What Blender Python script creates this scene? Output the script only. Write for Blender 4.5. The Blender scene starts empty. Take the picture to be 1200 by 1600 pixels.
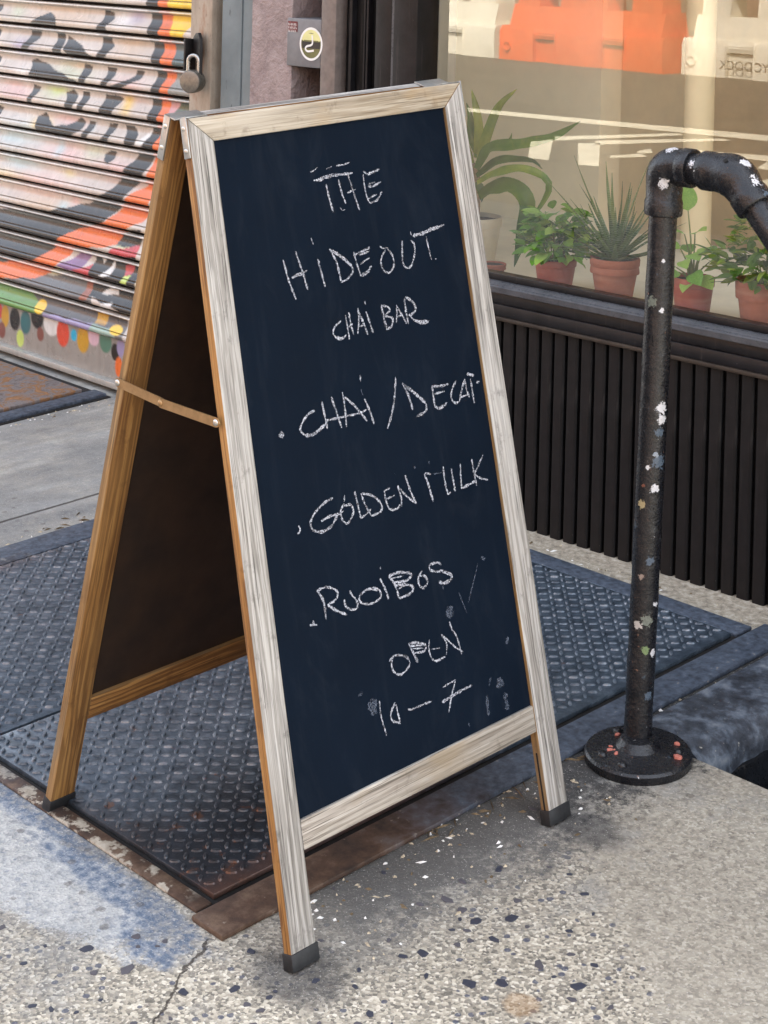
import bpy, bmesh, math, random
import numpy as np
from mathutils import Matrix, Vector, Quaternion
random.seed(7)
rng = np.random.RandomState(5)
scene = bpy.context.scene
COL = scene.collection
R = math.radians

# ---------------------------------------------------------------- camera
CAM = {"R":[0.682025,0.730904,0.024943],"U":[-0.028206,-0.007793,0.999572],"F":[-0.730785,0.682436,-0.015301],"f":2821.8377628391117,"sx":-38.932599164604305,"sy":-854.2749698696877}
cd = bpy.data.cameras.new("camera")
cam = bpy.data.objects.new("camera", cd)
COL.objects.link(cam)
cr, cu, cf = (Vector(CAM[k]) for k in ('R', 'U', 'F'))
cam.matrix_world = Matrix(((cr.x, cu.x, -cf.x, 0), (cr.y, cu.y, -cf.y, 0), (cr.z, cu.z, -cf.z, 1.5), (0, 0, 0, 1)))
cd.sensor_fit = 'AUTO'; cd.sensor_width = 36.0
cd.lens = CAM['f'] / 1600 * 36
cd.shift_x = -CAM['sx'] / 1600
cd.shift_y = CAM['sy'] / 1600
cd.clip_start = 0.05; cd.clip_end = 3000
scene.camera = cam

# ---------------------------------------------------------------- sky, sun, exposure
SUN_EL, SUN_AZ = 48.0, 25.0            # azimuth clockwise from +Y: the sun stands behind the building, the pavement lies in its shade
world = bpy.data.worlds.new("World"); scene.world = world; world.use_nodes = True
wn, wl = world.node_tree.nodes, world.node_tree.links
for n in list(wn): wn.remove(n)
sky = wn.new('ShaderNodeTexSky'); sky.sky_type = 'NISHITA'; sky.sun_disc = False
sky.sun_elevation = R(SUN_EL); sky.sun_rotation = R(SUN_AZ)
sky.air_density = 1.0; sky.dust_density = 3.0; sky.ozone_density = 1.0
hs = wn.new('ShaderNodeHueSaturation'); hs.inputs['Saturation'].default_value = 0.38
bg = wn.new('ShaderNodeBackground'); bg.inputs['Strength'].default_value = 0.15
wo = wn.new('ShaderNodeOutputWorld')
wl.new(sky.outputs[0], hs.inputs['Color']); wl.new(hs.outputs[0], bg.inputs['Color']); wl.new(bg.outputs[0], wo.inputs['Surface'])
sd = bpy.data.lights.new("sun", 'SUN'); sd.energy = 4.3; sd.angle = R(0.53); sd.color = (1.0, 0.93, 0.84)
sun = bpy.data.objects.new("sun", sd); COL.objects.link(sun)
to_sun = Vector((math.sin(R(SUN_AZ)) * math.cos(R(SUN_EL)), math.cos(R(SUN_AZ)) * math.cos(R(SUN_EL)), math.sin(R(SUN_EL))))
sun.rotation_euler = to_sun.to_track_quat('Z', 'Y').to_euler()
vs = scene.view_settings
vs.view_transform = 'Standard'; vs.look = 'None'; vs.gamma = 1.0; vs.use_curve_mapping = False
vs.exposure = 2.65
scene.render.engine = 'CYCLES'
cy = scene.cycles; cy.max_bounces = 6; cy.diffuse_bounces = 3; cy.glossy_bounces = 3; cy.transmission_bounces = 3; cy.transparent_max_bounces = 10; cy.caustics_reflective = False; cy.caustics_refractive = False

# ---------------------------------------------------------------- measured layout (metres)
S = 0.054722
Y0 = 1.719107
def gz(y): return S * (y - Y0)                     # the pavement rises gently towards the building
SF = [[-2.223523,1.719107,1.209027],[-0.00497,0.998494,0.05464],[0.237538,0.001182,-0.971378],[0.971366,0.004835,0.23754]]
SR = [[-2.279408,1.718829,1.209027],[-0.237538,-0.001182,-0.971378],[0.971366,0.004835,-0.23754]]
SIGN = [-2.223523,1.719107,-0.004978,0.615148,1.244652,0.239833,0.048188,0.017502,0.055885]
RAIL = [1.052288,0.042152,0.04063]
CHALK = {"the":[[0.0054,[0.2463,0.128],[0.2627,0.1284],[0.2847,0.1258],[0.3083,0.1256],[0.3336,0.1265]],[0.0024,[0.2531,0.1266],[0.2717,0.1241],[0.2904,0.122]],[0.0042,[0.2719,0.1374],[0.2745,0.1595],[0.279,0.1842]],[0.0042,[0.3001,0.1332],[0.3031,0.1534],[0.3093,0.1741]],[0.0036,[0.3229,0.1287],[0.3295,0.157],[0.3377,0.1892]],[0.0036,[0.3158,0.1576],[0.3264,0.1553],[0.3352,0.154]],[0.0036,[0.3566,0.1317],[0.3565,0.1556],[0.3597,0.1748],[0.3644,0.1812]],[0.0048,[0.3577,0.1261],[0.3669,0.1323],[0.3793,0.1308],[0.3956,0.1278]],[0.0054,[0.3646,0.1529],[0.3748,0.1542],[0.3949,0.1493]],[0.003,[0.3652,0.1497],[0.3813,0.1475]],[0.0036,[0.3599,0.1736],[0.3826,0.1679]],[0.0048,[0.3644,0.1812],[0.3807,0.1777],[0.3942,0.1656]],[-0.0024,[0.2407,0.1133],[0.2492,0.1119],[0.2582,0.1076]],[-0.0024,[0.2771,0.1129],[0.2893,0.1102]],[-0.003,[0.2994,0.11],[0.3128,0.1104],[0.3302,0.1083]],[-0.0018,[0.2951,0.1783],[0.2991,0.1838],[0.3059,0.1835]]],"hideout":[[0.0042,[0.1596,0.2436],[0.1625,0.2595],[0.1667,0.2803],[0.1759,0.309]],[0.0042,[0.1876,0.2337],[0.1914,0.2486],[0.1981,0.2736],[0.2027,0.2982]],[0.0066,[0.1731,0.2747],[0.1841,0.2718],[0.1953,0.2712]],[0.003,[0.1953,0.2712],[0.2072,0.2679]],[0.003,[0.2242,0.2182],[0.2271,0.229]],[0.0042,[0.2325,0.2528],[0.2362,0.2775],[0.2403,0.2998]],[0.0048,[0.2608,0.2415],[0.2663,0.2528],[0.2723,0.2688],[0.2755,0.296]],[0.0066,[0.2636,0.2443],[0.2856,0.26],[0.3033,0.2762]],[0.0042,[0.3033,0.2762],[0.3041,0.2861],[0.2889,0.2958],[0.2752,0.2979]],[0.0042,[0.3118,0.2543],[0.315,0.2732],[0.3207,0.2962]],[0.0048,[0.3125,0.2593],[0.3265,0.2573],[0.3496,0.2527]],[0.0036,[0.3239,0.2618],[0.3467,0.2585]],[0.0036,[0.3227,0.2769],[0.3338,0.2725],[0.3453,0.2694]],[0.0048,[0.3196,0.2936],[0.3353,0.2912],[0.3471,0.2833]],[0.003,[0.3223,0.297],[0.341,0.2917]],[0.0042,[0.3866,0.2585],[0.3975,0.2739],[0.398,0.289],[0.3879,0.2993],[0.377,0.2981],[0.3695,0.2869],[0.3712,0.2747],[0.3834,0.2622]],[0.0036,[0.3717,0.2542],[0.3784,0.2589],[0.3883,0.2587]],[0.0042,[0.4246,0.253],[0.4212,0.2701],[0.4194,0.2899],[0.4276,0.3],[0.4392,0.2956],[0.4498,0.2771],[0.4511,0.2633],[0.4439,0.2546]],[0.003,[0.4467,0.2411],[0.4479,0.2476]],[0.0078,[0.4512,0.2486],[0.4741,0.2482],[0.495,0.2444],[0.5155,0.2431]],[0.0042,[0.5136,0.2433],[0.5289,0.2409]],[0.0036,[0.482,0.254],[0.4837,0.2722],[0.487,0.2951]],[0.0024,[0.4955,0.2949],[0.499,0.2955]]],"chai bar":[[0.0036,[0.2638,0.3587],[0.2501,0.3651],[0.2438,0.3746],[0.2494,0.3833],[0.2583,0.3881],[0.272,0.3823]],[0.0054,[0.2481,0.3814],[0.2588,0.3858],[0.2673,0.3843]],[0.0036,[0.2751,0.3516],[0.2764,0.3711],[0.2767,0.3908]],[0.0036,[0.283,0.3482],[0.2841,0.3652],[0.2871,0.3851]],[0.003,[0.2744,0.3731],[0.2887,0.3673]],[0.0036,[0.304,0.3451],[0.3028,0.3638],[0.2963,0.3856]],[0.0048,[0.3039,0.3494],[0.3117,0.3703],[0.3179,0.3908]],[0.003,[0.3008,0.3743],[0.3143,0.3744]],[0.003,[0.3215,0.3367],[0.3218,0.3441]],[0.0042,[0.3209,0.3537],[0.3252,0.3703],[0.3299,0.3901]],[0.0048,[0.3567,0.349],[0.358,0.3688],[0.3622,0.3912]],[0.0042,[0.3581,0.3504],[0.371,0.3552],[0.3733,0.3612],[0.3617,0.3671]],[0.0048,[0.3615,0.3683],[0.3775,0.3748],[0.3735,0.3864],[0.363,0.3906]],[0.0036,[0.3909,0.355],[0.3891,0.3695],[0.3845,0.3835]],[0.0042,[0.3914,0.3575],[0.4004,0.374],[0.408,0.389]],[0.003,[0.3881,0.3743],[0.4023,0.3731]],[0.0048,[0.411,0.3473],[0.4104,0.3683],[0.4122,0.3905]],[0.0054,[0.4132,0.3452],[0.4287,0.3566],[0.4331,0.3699],[0.4229,0.376],[0.414,0.3764]],[0.0042,[0.4187,0.3797],[0.4294,0.3879],[0.4604,0.3943]],[0.006,[0.4245,0.3858],[0.4441,0.3948],[0.4584,0.3949]]],"chai decaf":[[-0.01,[0.1051,0.5069],[0.1155,0.5063]],[0.0046,[0.1843,0.4845],[0.1696,0.4874],[0.1556,0.4977],[0.1497,0.5082],[0.158,0.518]],[0.007,[0.158,0.518],[0.176,0.5194],[0.2009,0.5105]],[0.0046,[0.2005,0.4745],[0.203,0.4945],[0.205,0.5174]],[0.0046,[0.2217,0.4714],[0.2265,0.4905],[0.2351,0.5225]],[0.0039,[0.2031,0.505],[0.2381,0.5066],[0.2757,0.5086],[0.2933,0.5062]],[0.0039,[0.2464,0.4689],[0.2471,0.4919],[0.2454,0.5233]],[0.0046,[0.2499,0.4773],[0.2695,0.4966],[0.2907,0.524]],[0.0039,[0.289,0.4501],[0.2882,0.4607]],[-0.0031,[0.2868,0.4727],[0.2892,0.4824]],[0.0046,[0.2914,0.489],[0.2992,0.509],[0.3046,0.5322]],[0.0046,[0.3661,0.4687],[0.3577,0.4997],[0.3461,0.5252],[0.3324,0.5454]],[0.0054,[0.3808,0.4842],[0.3898,0.5064],[0.3942,0.5292]],[0.0062,[0.379,0.4822],[0.404,0.5031],[0.4267,0.5251]],[0.0054,[0.4267,0.5251],[0.4236,0.5361],[0.4009,0.5407]],[0.0046,[0.4459,0.499],[0.4456,0.518],[0.4456,0.5338]],[0.0062,[0.4456,0.5338],[0.457,0.5388],[0.4758,0.5332]],[0.0054,[0.4478,0.501],[0.468,0.5042],[0.4843,0.5043]],[0.0039,[0.4475,0.5136],[0.4729,0.5141]],[0.0046,[0.5034,0.5027],[0.4915,0.5147],[0.4863,0.5281],[0.4937,0.5376],[0.503,0.538]],[0.0046,[0.5246,0.5038],[0.5141,0.5194],[0.5039,0.5382]],[0.0046,[0.5246,0.5038],[0.5255,0.5217],[0.5297,0.5355]],[0.0039,[0.5092,0.5312],[0.5284,0.5304]],[0.0046,[0.5383,0.5065],[0.5386,0.5276],[0.539,0.5478]],[0.007,[0.531,0.4963],[0.5478,0.5029]],[0.0046,[0.5508,0.5156],[0.5596,0.5151]]],"golden milk":[[0.0045,[0.1208,0.6465],[0.1234,0.6536],[0.1168,0.6586]],[0.0045,[0.1974,0.623],[0.1769,0.6266],[0.1555,0.6369],[0.1456,0.6485],[0.1474,0.6597]],[0.006,[0.1474,0.6597],[0.1637,0.6667],[0.1859,0.6638],[0.2024,0.65]],[0.0038,[0.2024,0.65],[0.2157,0.6476]],[0.0053,[0.1673,0.6512],[0.1848,0.6485],[0.2065,0.6496]],[0.0045,[0.2189,0.6369],[0.2089,0.6473],[0.2122,0.6619],[0.2212,0.6676],[0.2354,0.6545],[0.232,0.6421],[0.2182,0.6404]],[0.003,[0.2224,0.6247],[0.2194,0.6341]],[0.0045,[0.2436,0.6241],[0.2462,0.6421],[0.2496,0.6676]],[0.0038,[0.2496,0.6676],[0.2626,0.6636],[0.2739,0.6583]],[0.0038,[0.2567,0.6302],[0.2616,0.6474],[0.2719,0.6688]],[0.0045,[0.2587,0.6306],[0.2815,0.6405],[0.2969,0.6575],[0.2929,0.6676],[0.2726,0.6696]],[0.0045,[0.307,0.6379],[0.308,0.6543],[0.3135,0.6689],[0.3298,0.6721],[0.3371,0.6674]],[0.0038,[0.3061,0.6386],[0.3198,0.6372]],[0.0038,[0.3106,0.652],[0.3278,0.6503]],[0.0045,[0.3367,0.6377],[0.3414,0.6566],[0.3398,0.671]],[0.0045,[0.3367,0.6377],[0.3539,0.6582],[0.373,0.6747]],[0.0045,[0.3571,0.6253],[0.3624,0.6483],[0.373,0.6747]],[0.0053,[0.4002,0.6333],[0.4065,0.6559],[0.411,0.681]],[0.0053,[0.4015,0.6333],[0.4148,0.6368]],[-0.0023,[0.4168,0.6378],[0.4406,0.6407]],[0.0045,[0.4448,0.6316],[0.4439,0.6573],[0.4474,0.6788]],[0.0045,[0.4474,0.6788],[0.4539,0.6755]],[0.0045,[0.4626,0.6388],[0.4643,0.6774]],[0.0045,[0.4853,0.6364],[0.4822,0.6572],[0.4803,0.6767]],[0.0053,[0.4805,0.6758],[0.4967,0.6745],[0.5133,0.6723]],[0.0045,[0.5135,0.6352],[0.514,0.6585],[0.5162,0.6801]],[0.0045,[0.5413,0.6354],[0.5247,0.6518],[0.5135,0.6609]],[0.0045,[0.5135,0.6609],[0.5297,0.6715],[0.5447,0.6773]],[-0.003,[0.3348,0.615],[0.3351,0.6201]],[-0.003,[0.3804,0.6167],[0.3796,0.621]],[-0.003,[0.4145,0.617],[0.4138,0.6205]]],"rooibos":[[0.0044,[0.1255,0.7887],[0.1254,0.7954]],[0.0044,[0.1179,0.7938],[0.1322,0.7973]],[0.0051,[0.141,0.7486],[0.1508,0.7675],[0.1515,0.7948]],[0.0044,[0.141,0.7486],[0.1617,0.7494],[0.1806,0.7608],[0.1767,0.7715],[0.1578,0.7749]],[0.0051,[0.1578,0.7749],[0.1737,0.7875],[0.1943,0.8002]],[0.0044,[0.193,0.7766],[0.1939,0.7864],[0.2039,0.7947],[0.2164,0.7963],[0.2183,0.7864],[0.2091,0.7734],[0.2065,0.7666]],[0.0044,[0.2685,0.7823],[0.2685,0.7943],[0.2456,0.7979],[0.2255,0.7898],[0.2254,0.7801],[0.24,0.7753]],[0.0066,[0.2401,0.7748],[0.2536,0.7768],[0.2677,0.7824]],[0.0036,[0.2762,0.7489],[0.2762,0.7528]],[0.0044,[0.2723,0.7666],[0.2801,0.7841],[0.2847,0.8016]],[0.0051,[0.2914,0.7676],[0.3023,0.7846],[0.3073,0.8062]],[0.0051,[0.2916,0.7671],[0.3157,0.7685],[0.3406,0.7775],[0.3297,0.7842],[0.3088,0.7825]],[0.0058,[0.305,0.7854],[0.3276,0.791],[0.3395,0.7971],[0.3349,0.8054],[0.308,0.807]],[0.0029,[0.2945,0.7727],[0.3224,0.776]],[0.0029,[0.2992,0.7796],[0.325,0.7835]],[0.0036,[0.3089,0.7921],[0.3236,0.7904]],[0.0044,[0.3652,0.779],[0.3554,0.7864],[0.3536,0.7972],[0.3619,0.8055],[0.3735,0.7999],[0.3694,0.7893],[0.3584,0.7858]],[0.0044,[0.4091,0.7816],[0.4018,0.7759],[0.3829,0.7752],[0.3841,0.7835],[0.3989,0.7898],[0.4116,0.7901]],[0.0066,[0.409,0.7922],[0.4264,0.8013],[0.427,0.8087],[0.4115,0.8111],[0.3977,0.8056]],[-0.0036,[0.4059,0.813],[0.406,0.8211]],[-0.0022,[0.4919,0.8013],[0.4833,0.8166],[0.4749,0.829],[0.4583,0.8549]],[-0.0066,[0.5025,0.7938],[0.5093,0.7995]],[-0.0022,[0.439,0.8336],[0.451,0.8688]]],"open":[[0.0042,[0.2677,0.8916],[0.2818,0.8871],[0.3035,0.895],[0.3112,0.9069],[0.3029,0.9147],[0.2873,0.9179],[0.2747,0.9096],[0.2722,0.8974],[0.2774,0.8876]],[0.0042,[0.3137,0.8778],[0.3206,0.8936],[0.3273,0.9122]],[0.0048,[0.3153,0.8783],[0.3346,0.883],[0.3498,0.8919],[0.3449,0.899],[0.3235,0.8959]],[0.0036,[0.3177,0.8831],[0.3435,0.8894]],[0.0024,[0.3201,0.888],[0.3442,0.8942]],[0.0042,[0.3238,0.8992],[0.3285,0.9098]],[0.0036,[0.3597,0.8855],[0.3558,0.8995],[0.3589,0.9143]],[0.0048,[0.3588,0.9147],[0.3678,0.9211],[0.3893,0.921]],[0.0024,[0.3616,0.9012],[0.38,0.9043]],[0.0036,[0.3874,0.8854],[0.3961,0.902],[0.3926,0.9185]],[0.0036,[0.3874,0.8854],[0.4118,0.9109],[0.4299,0.9252]],[0.0036,[0.4095,0.8719],[0.4129,0.8854],[0.4211,0.9],[0.4265,0.9279]]],"hours":[[0.0036,[0.2367,0.9417],[0.2358,0.9627],[0.2417,0.9954]],[0.0042,[0.2685,0.954],[0.2571,0.9672],[0.2581,0.9783],[0.2741,0.9872]],[0.0042,[0.2694,0.9576],[0.2721,0.9742],[0.2736,0.9864]],[0.0054,[0.293,0.9723],[0.2997,0.9751]],[0.0036,[0.2991,0.9749],[0.3225,0.9755],[0.3467,0.9767]],[0.003,[0.3744,0.9641],[0.3903,0.9627],[0.4045,0.9618]],[0.0036,[0.4045,0.9618],[0.3914,0.9821],[0.3796,1.005]],[0.006,[0.3682,0.9853],[0.3965,0.9826],[0.4179,0.9811]],[0.0042,[0.4179,0.9811],[0.44,0.9808]]],"smears":[[-0.0204,[0.5034,0.9885],[0.5036,1.004]],[-0.018,[0.2213,0.9347],[0.2231,0.9586]],[-0.0054,[0.4839,0.9825],[0.4775,0.9948]],[-0.0096,[0.5115,1.0148],[0.5126,1.0425]],[-0.0072,[0.4695,1.0065],[0.4666,1.0361]],[-0.0072,[0.5374,0.9327],[0.532,0.9432]],[-0.0168,[0.4194,0.8499],[0.4073,0.8654]],[-0.0036,[0.4192,1.0326],[0.4213,1.0391]],[-0.006,[0.2056,0.9198],[0.1957,0.9212]]]}
POLY = [["grey2",[[-0.694,0.323],[-0.419,0.383],[-0.172,0.411],[-0.11,0.313],[0.037,0.325],[0.04,0.247],[-0.685,0.116]]],["black",[[0.124,1.303],[0.127,1.238],[0.136,1.181],[0.149,1.13],[0.162,1.067],[0.136,0.988],[0.145,0.911],[0.114,0.857],[0.062,0.812],[0.009,0.754],[-0.068,0.692],[-0.181,0.645],[-0.384,0.596],[-0.703,0.562],[-0.784,0.552],[-0.776,0.368],[-0.696,0.383],[-0.452,0.427],[-0.331,0.503],[-0.284,0.54],[-0.109,0.581],[-0.064,0.607],[-0.01,0.653],[0.044,0.706],[0.118,0.766],[0.169,0.836],[0.184,0.915],[0.186,0.992],[0.211,1.07],[0.198,1.133],[0.187,1.184],[0.18,1.241],[0.174,1.305]]],["orange",[[0.174,1.305],[0.18,1.241],[0.187,1.184],[0.198,1.133],[0.211,1.07],[0.186,0.992],[0.184,0.915],[0.169,0.836],[0.13,0.742],[0.044,0.693],[-0.01,0.647],[-0.064,0.603],[-0.284,0.54],[-0.331,0.503],[-0.452,0.427],[-0.696,0.383],[-0.776,0.368],[-0.774,0.317],[-0.694,0.33],[-0.462,0.366],[-0.419,0.379],[-0.316,0.433],[-0.258,0.489],[-0.016,0.534],[0.016,0.565],[0.026,0.586],[0.113,0.623],[0.154,0.68],[0.222,0.842],[0.229,0.919],[0.235,0.996],[0.26,1.074],[0.254,1.137],[0.242,1.187],[0.229,1.244],[0.227,1.307]]],["yellow",[[0.227,1.307],[0.343,1.312],[0.34,1.249],[0.302,1.184],[0.242,1.187],[0.229,1.244]]],["teal",[[0.242,1.181],[0.348,1.193],[0.351,1.106],[0.256,1.093]]],["grey",[[0.256,1.093],[0.351,1.106],[0.355,1.006],[0.235,0.996]]],["pink",[[0.235,0.996],[0.278,1.0],[0.275,0.949],[0.229,0.919]]],["dgreen",[[0.278,1.0],[0.355,1.006],[0.349,0.905],[0.23,0.906]]],["black",[[0.004,0.576],[0.124,0.605],[0.094,0.543],[-0.016,0.534]]],["red",[[-0.033,0.521],[0.094,0.549],[0.101,0.511],[0.052,0.501],[-0.049,0.503]]],["purple",[[-0.316,0.43],[-0.222,0.481],[-0.152,0.491],[-0.208,0.422],[-0.328,0.424]]],["red",[[-0.244,0.423],[-0.133,0.46],[-0.149,0.408],[-0.231,0.412]]],["black",[[-0.134,0.484],[0.101,0.515],[0.091,0.328],[-0.158,0.359],[-0.149,0.421]]],["white",[[-0.105,0.481],[-0.077,0.489],[-0.099,0.467]]],["white",[[-0.024,0.492],[-0.041,0.438],[-0.094,0.429],[-0.064,0.457]]],["white",[[-0.079,0.391],[-0.009,0.41],[-0.016,0.381],[-0.095,0.373]]],["white",[[-0.149,0.414],[-0.114,0.416],[-0.125,0.401],[-0.152,0.4]]],["white",[[-0.077,0.349],[-0.021,0.355],[-0.031,0.337],[-0.088,0.334]]],["red",[[0.022,0.48],[0.065,0.492],[0.059,0.456],[0.032,0.449]]],["lime",[[0.032,0.449],[0.059,0.453],[0.049,0.425],[0.021,0.428]]],["green",[[-0.774,0.317],[-0.694,0.323],[-0.498,0.318],[-0.383,0.26],[-0.69,0.237],[-0.77,0.224]]],["dgrey",[[-0.498,0.315],[-0.17,0.35],[-0.11,0.32],[0.037,0.325],[0.028,0.271],[-0.395,0.258]]],["rust",[[-0.183,0.395],[-0.143,0.409],[-0.158,0.346],[-0.199,0.339]]],["mustard",[[-0.116,0.316],[-0.059,0.319],[-0.063,0.282],[-0.126,0.277]]],["lavender",[[-0.395,0.264],[-0.132,0.273],[-0.142,0.249],[-0.407,0.242]]],["lgreen",[[-0.132,0.273],[0.005,0.274],[-0.005,0.252],[-0.142,0.249]]],["black",[[-0.785,1.247],[-0.713,1.247],[-0.709,1.229],[-0.723,1.207],[-0.783,1.204]]],["black",[[-0.782,1.164],[-0.712,1.161],[-0.713,1.132],[-0.733,1.113],[-0.78,1.11]]],["black",[[-0.778,1.074],[-0.704,1.071],[-0.712,1.039],[-0.776,1.023]]],["black",[[-0.771,0.908],[-0.691,0.904],[-0.703,0.867],[-0.769,0.854]]],["black",[[-0.533,1.183],[-0.502,1.2],[-0.465,1.221],[-0.422,1.232],[-0.382,1.223],[-0.363,1.204],[-0.371,1.186],[-0.331,1.164],[-0.331,1.103],[-0.377,1.103],[-0.382,1.172],[-0.469,1.177],[-0.475,1.149],[-0.508,1.126],[-0.536,1.096],[-0.57,1.098],[-0.532,1.156]]],["black",[[-0.315,1.163],[-0.273,1.154],[-0.206,1.126],[-0.141,1.105],[-0.141,1.097],[-0.27,1.091],[-0.322,1.119]]],["black",[[-0.124,1.256],[-0.073,1.254],[-0.066,1.229],[-0.088,1.208],[-0.081,1.165],[-0.061,1.146],[-0.084,1.115],[-0.106,1.094],[-0.141,1.095],[-0.119,1.133],[-0.127,1.186],[-0.142,1.192],[-0.117,1.22]]],["black",[[-0.528,1.069],[-0.497,1.08],[-0.459,1.073],[-0.316,1.039],[-0.232,1.026],[-0.249,1.015],[-0.513,1.012],[-0.508,1.039]]],["black",[[-0.222,1.079],[-0.184,1.078],[-0.18,1.052],[-0.196,1.024],[-0.231,1.01],[-0.223,1.045]]],["black",[[-0.094,1.081],[-0.049,1.079],[-0.05,1.055],[-0.075,1.023],[-0.112,1.012],[-0.091,1.048]]],["black",[[0.057,1.079],[0.097,1.078],[0.08,1.049],[0.02,1.03],[-0.024,1.014],[-0.075,1.015],[0.008,1.044],[0.052,1.062]]],["black",[[-0.512,0.993],[-0.472,0.991],[-0.48,0.963],[-0.497,0.928],[-0.525,0.929],[-0.509,0.962]]],["black",[[-0.326,0.98],[-0.284,0.997],[-0.256,0.982],[-0.25,0.955],[-0.269,0.926],[-0.306,0.929],[-0.301,0.958]]],["black",[[-0.224,0.991],[-0.189,0.994],[-0.183,0.974],[-0.202,0.932],[-0.235,0.931],[-0.227,0.964]]],["black",[[-0.108,0.994],[-0.051,0.997],[-0.009,0.987],[-0.033,0.96],[-0.041,0.93],[-0.121,0.929],[-0.107,0.961]]],["black",[[-0.477,0.894],[-0.44,0.908],[-0.414,0.886],[-0.364,0.871],[-0.298,0.88],[-0.241,0.909],[-0.209,0.898],[-0.216,0.867],[-0.296,0.842],[-0.381,0.84],[-0.462,0.848]]],["black",[[-0.186,0.906],[-0.151,0.903],[-0.161,0.869],[-0.183,0.843],[-0.21,0.844],[-0.193,0.879]]],["black",[[-0.082,0.908],[-0.035,0.907],[-0.047,0.88],[-0.074,0.843],[-0.114,0.845],[-0.086,0.876]]],["black",[[0.002,0.911],[0.047,0.91],[0.075,0.885],[0.077,0.853],[0.033,0.842],[0.021,0.873]]],["black",[[-0.101,0.809],[-0.073,0.823],[-0.041,0.82],[-0.044,0.798],[-0.071,0.783],[-0.097,0.792]]],["white",[[0.071,0.852],[0.145,0.911],[0.14,0.885],[0.114,0.857]]]]
ELL = [["yellow",-0.427,0.277,0.032,0.026],["yellow",-0.006,0.275,0.036,0.017],["red",-0.689,0.219,0.026,0.032],["mustard",-0.649,0.208,0.026,0.043],["brown",-0.667,0.158,0.024,0.032],["black",-0.59,0.208,0.035,0.044],["dteal",-0.525,0.208,0.035,0.045],["black",-0.457,0.234,0.041,0.04],["lime",-0.555,0.15,0.025,0.032],["brown",-0.436,0.185,0.023,0.026],["white",-0.375,0.227,0.049,0.042],["red2",-0.307,0.212,0.04,0.051],["cyan",-0.245,0.216,0.019,0.022],["mustard",-0.194,0.211,0.038,0.048],["pink2",-0.136,0.229,0.033,0.032],["fgreen",-0.072,0.227,0.037,0.041],["black",-0.02,0.204,0.024,0.031],["lavender",0.009,0.222,0.023,0.033],["orange",0.001,0.161,0.022,0.036]]
SOFT = [["scyan",-0.519,0.835,0.163,0.035],["spink",-0.294,0.788,0.142,0.041],["sgreen",-0.153,0.809,0.069,0.026],["sgreen",-0.281,1.055,0.107,0.034],["spink",-0.588,0.969,0.14,0.042],["sgreen",-0.411,0.976,0.086,0.027],["syellow",-0.629,0.682,0.167,0.021],["scyan",-0.634,0.809,0.078,0.021],["spink",-0.449,0.674,0.196,0.041],["stan",-0.385,0.613,0.194,0.028],["stan",-0.348,1.235,0.191,0.041],["spink",0.032,1.018,0.076,0.039],["spink",-0.298,0.897,0.095,0.021],["spink",-0.025,0.763,0.1,0.032],["stan",0.026,1.161,0.099,0.039],["scyan",-0.553,0.733,0.102,0.021]]
DRAC = [[0.0153,[-0.821,0.3,0.915],[-0.812,0.3,0.978],[-0.822,0.3,1.036],[-0.843,0.3,1.098]],[0.0164,[-0.777,0.26,0.9],[-0.752,0.26,0.975],[-0.712,0.26,1.059],[-0.649,0.26,1.115]],[0.0205,[-0.747,0.22,0.898],[-0.703,0.22,0.956],[-0.605,0.22,0.975],[-0.492,0.22,1.006],[-0.406,0.22,1.054]],[0.0143,[-0.728,0.2,0.883],[-0.66,0.2,0.928],[-0.587,0.2,0.941],[-0.535,0.2,0.941],[-0.508,0.2,0.925]],[0.0143,[-0.699,0.17,0.871],[-0.643,0.17,0.9],[-0.552,0.17,0.923],[-0.476,0.17,0.909],[-0.461,0.17,0.879],[-0.496,0.17,0.822],[-0.515,0.17,0.805]],[0.0273,[-0.716,0.2,0.831],[-0.672,0.2,0.857],[-0.599,0.2,0.867],[-0.555,0.2,0.832],[-0.567,0.2,0.764],[-0.579,0.2,0.71],[-0.592,0.2,0.664]],[0.0136,[-0.815,0.3,0.916],[-0.838,0.3,0.968],[-0.845,0.3,1.022],[-0.86,0.3,1.06]],[0.0136,[-0.745,0.22,0.864],[-0.729,0.22,0.843],[-0.726,0.22,0.813]],[0.0136,[-0.827,0.3,0.884],[-0.865,0.3,0.911],[-0.907,0.3,0.922],[-0.939,0.3,0.903]],[0.0136,[-0.827,0.3,0.884],[-0.861,0.3,0.943],[-0.889,0.3,0.999],[-0.912,0.3,1.04]],[0.0136,[-0.777,0.25,0.873],[-0.808,0.25,0.881],[-0.85,0.25,0.869],[-0.879,0.25,0.819]],[0.0123,[-0.87,0.36,0.89],[-0.81,0.36,0.948],[-0.759,0.36,0.959],[-0.747,0.36,0.985]]]

# ---------------------------------------------------------------- helpers: colour, nodes
def lin(v):
    v = v / 255.0
    return v / 12.92 if v <= 0.04045 else ((v + 0.055) / 1.055) ** 2.4
def C(r, g, b): return (lin(r), lin(g), lin(b), 1.0)

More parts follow.
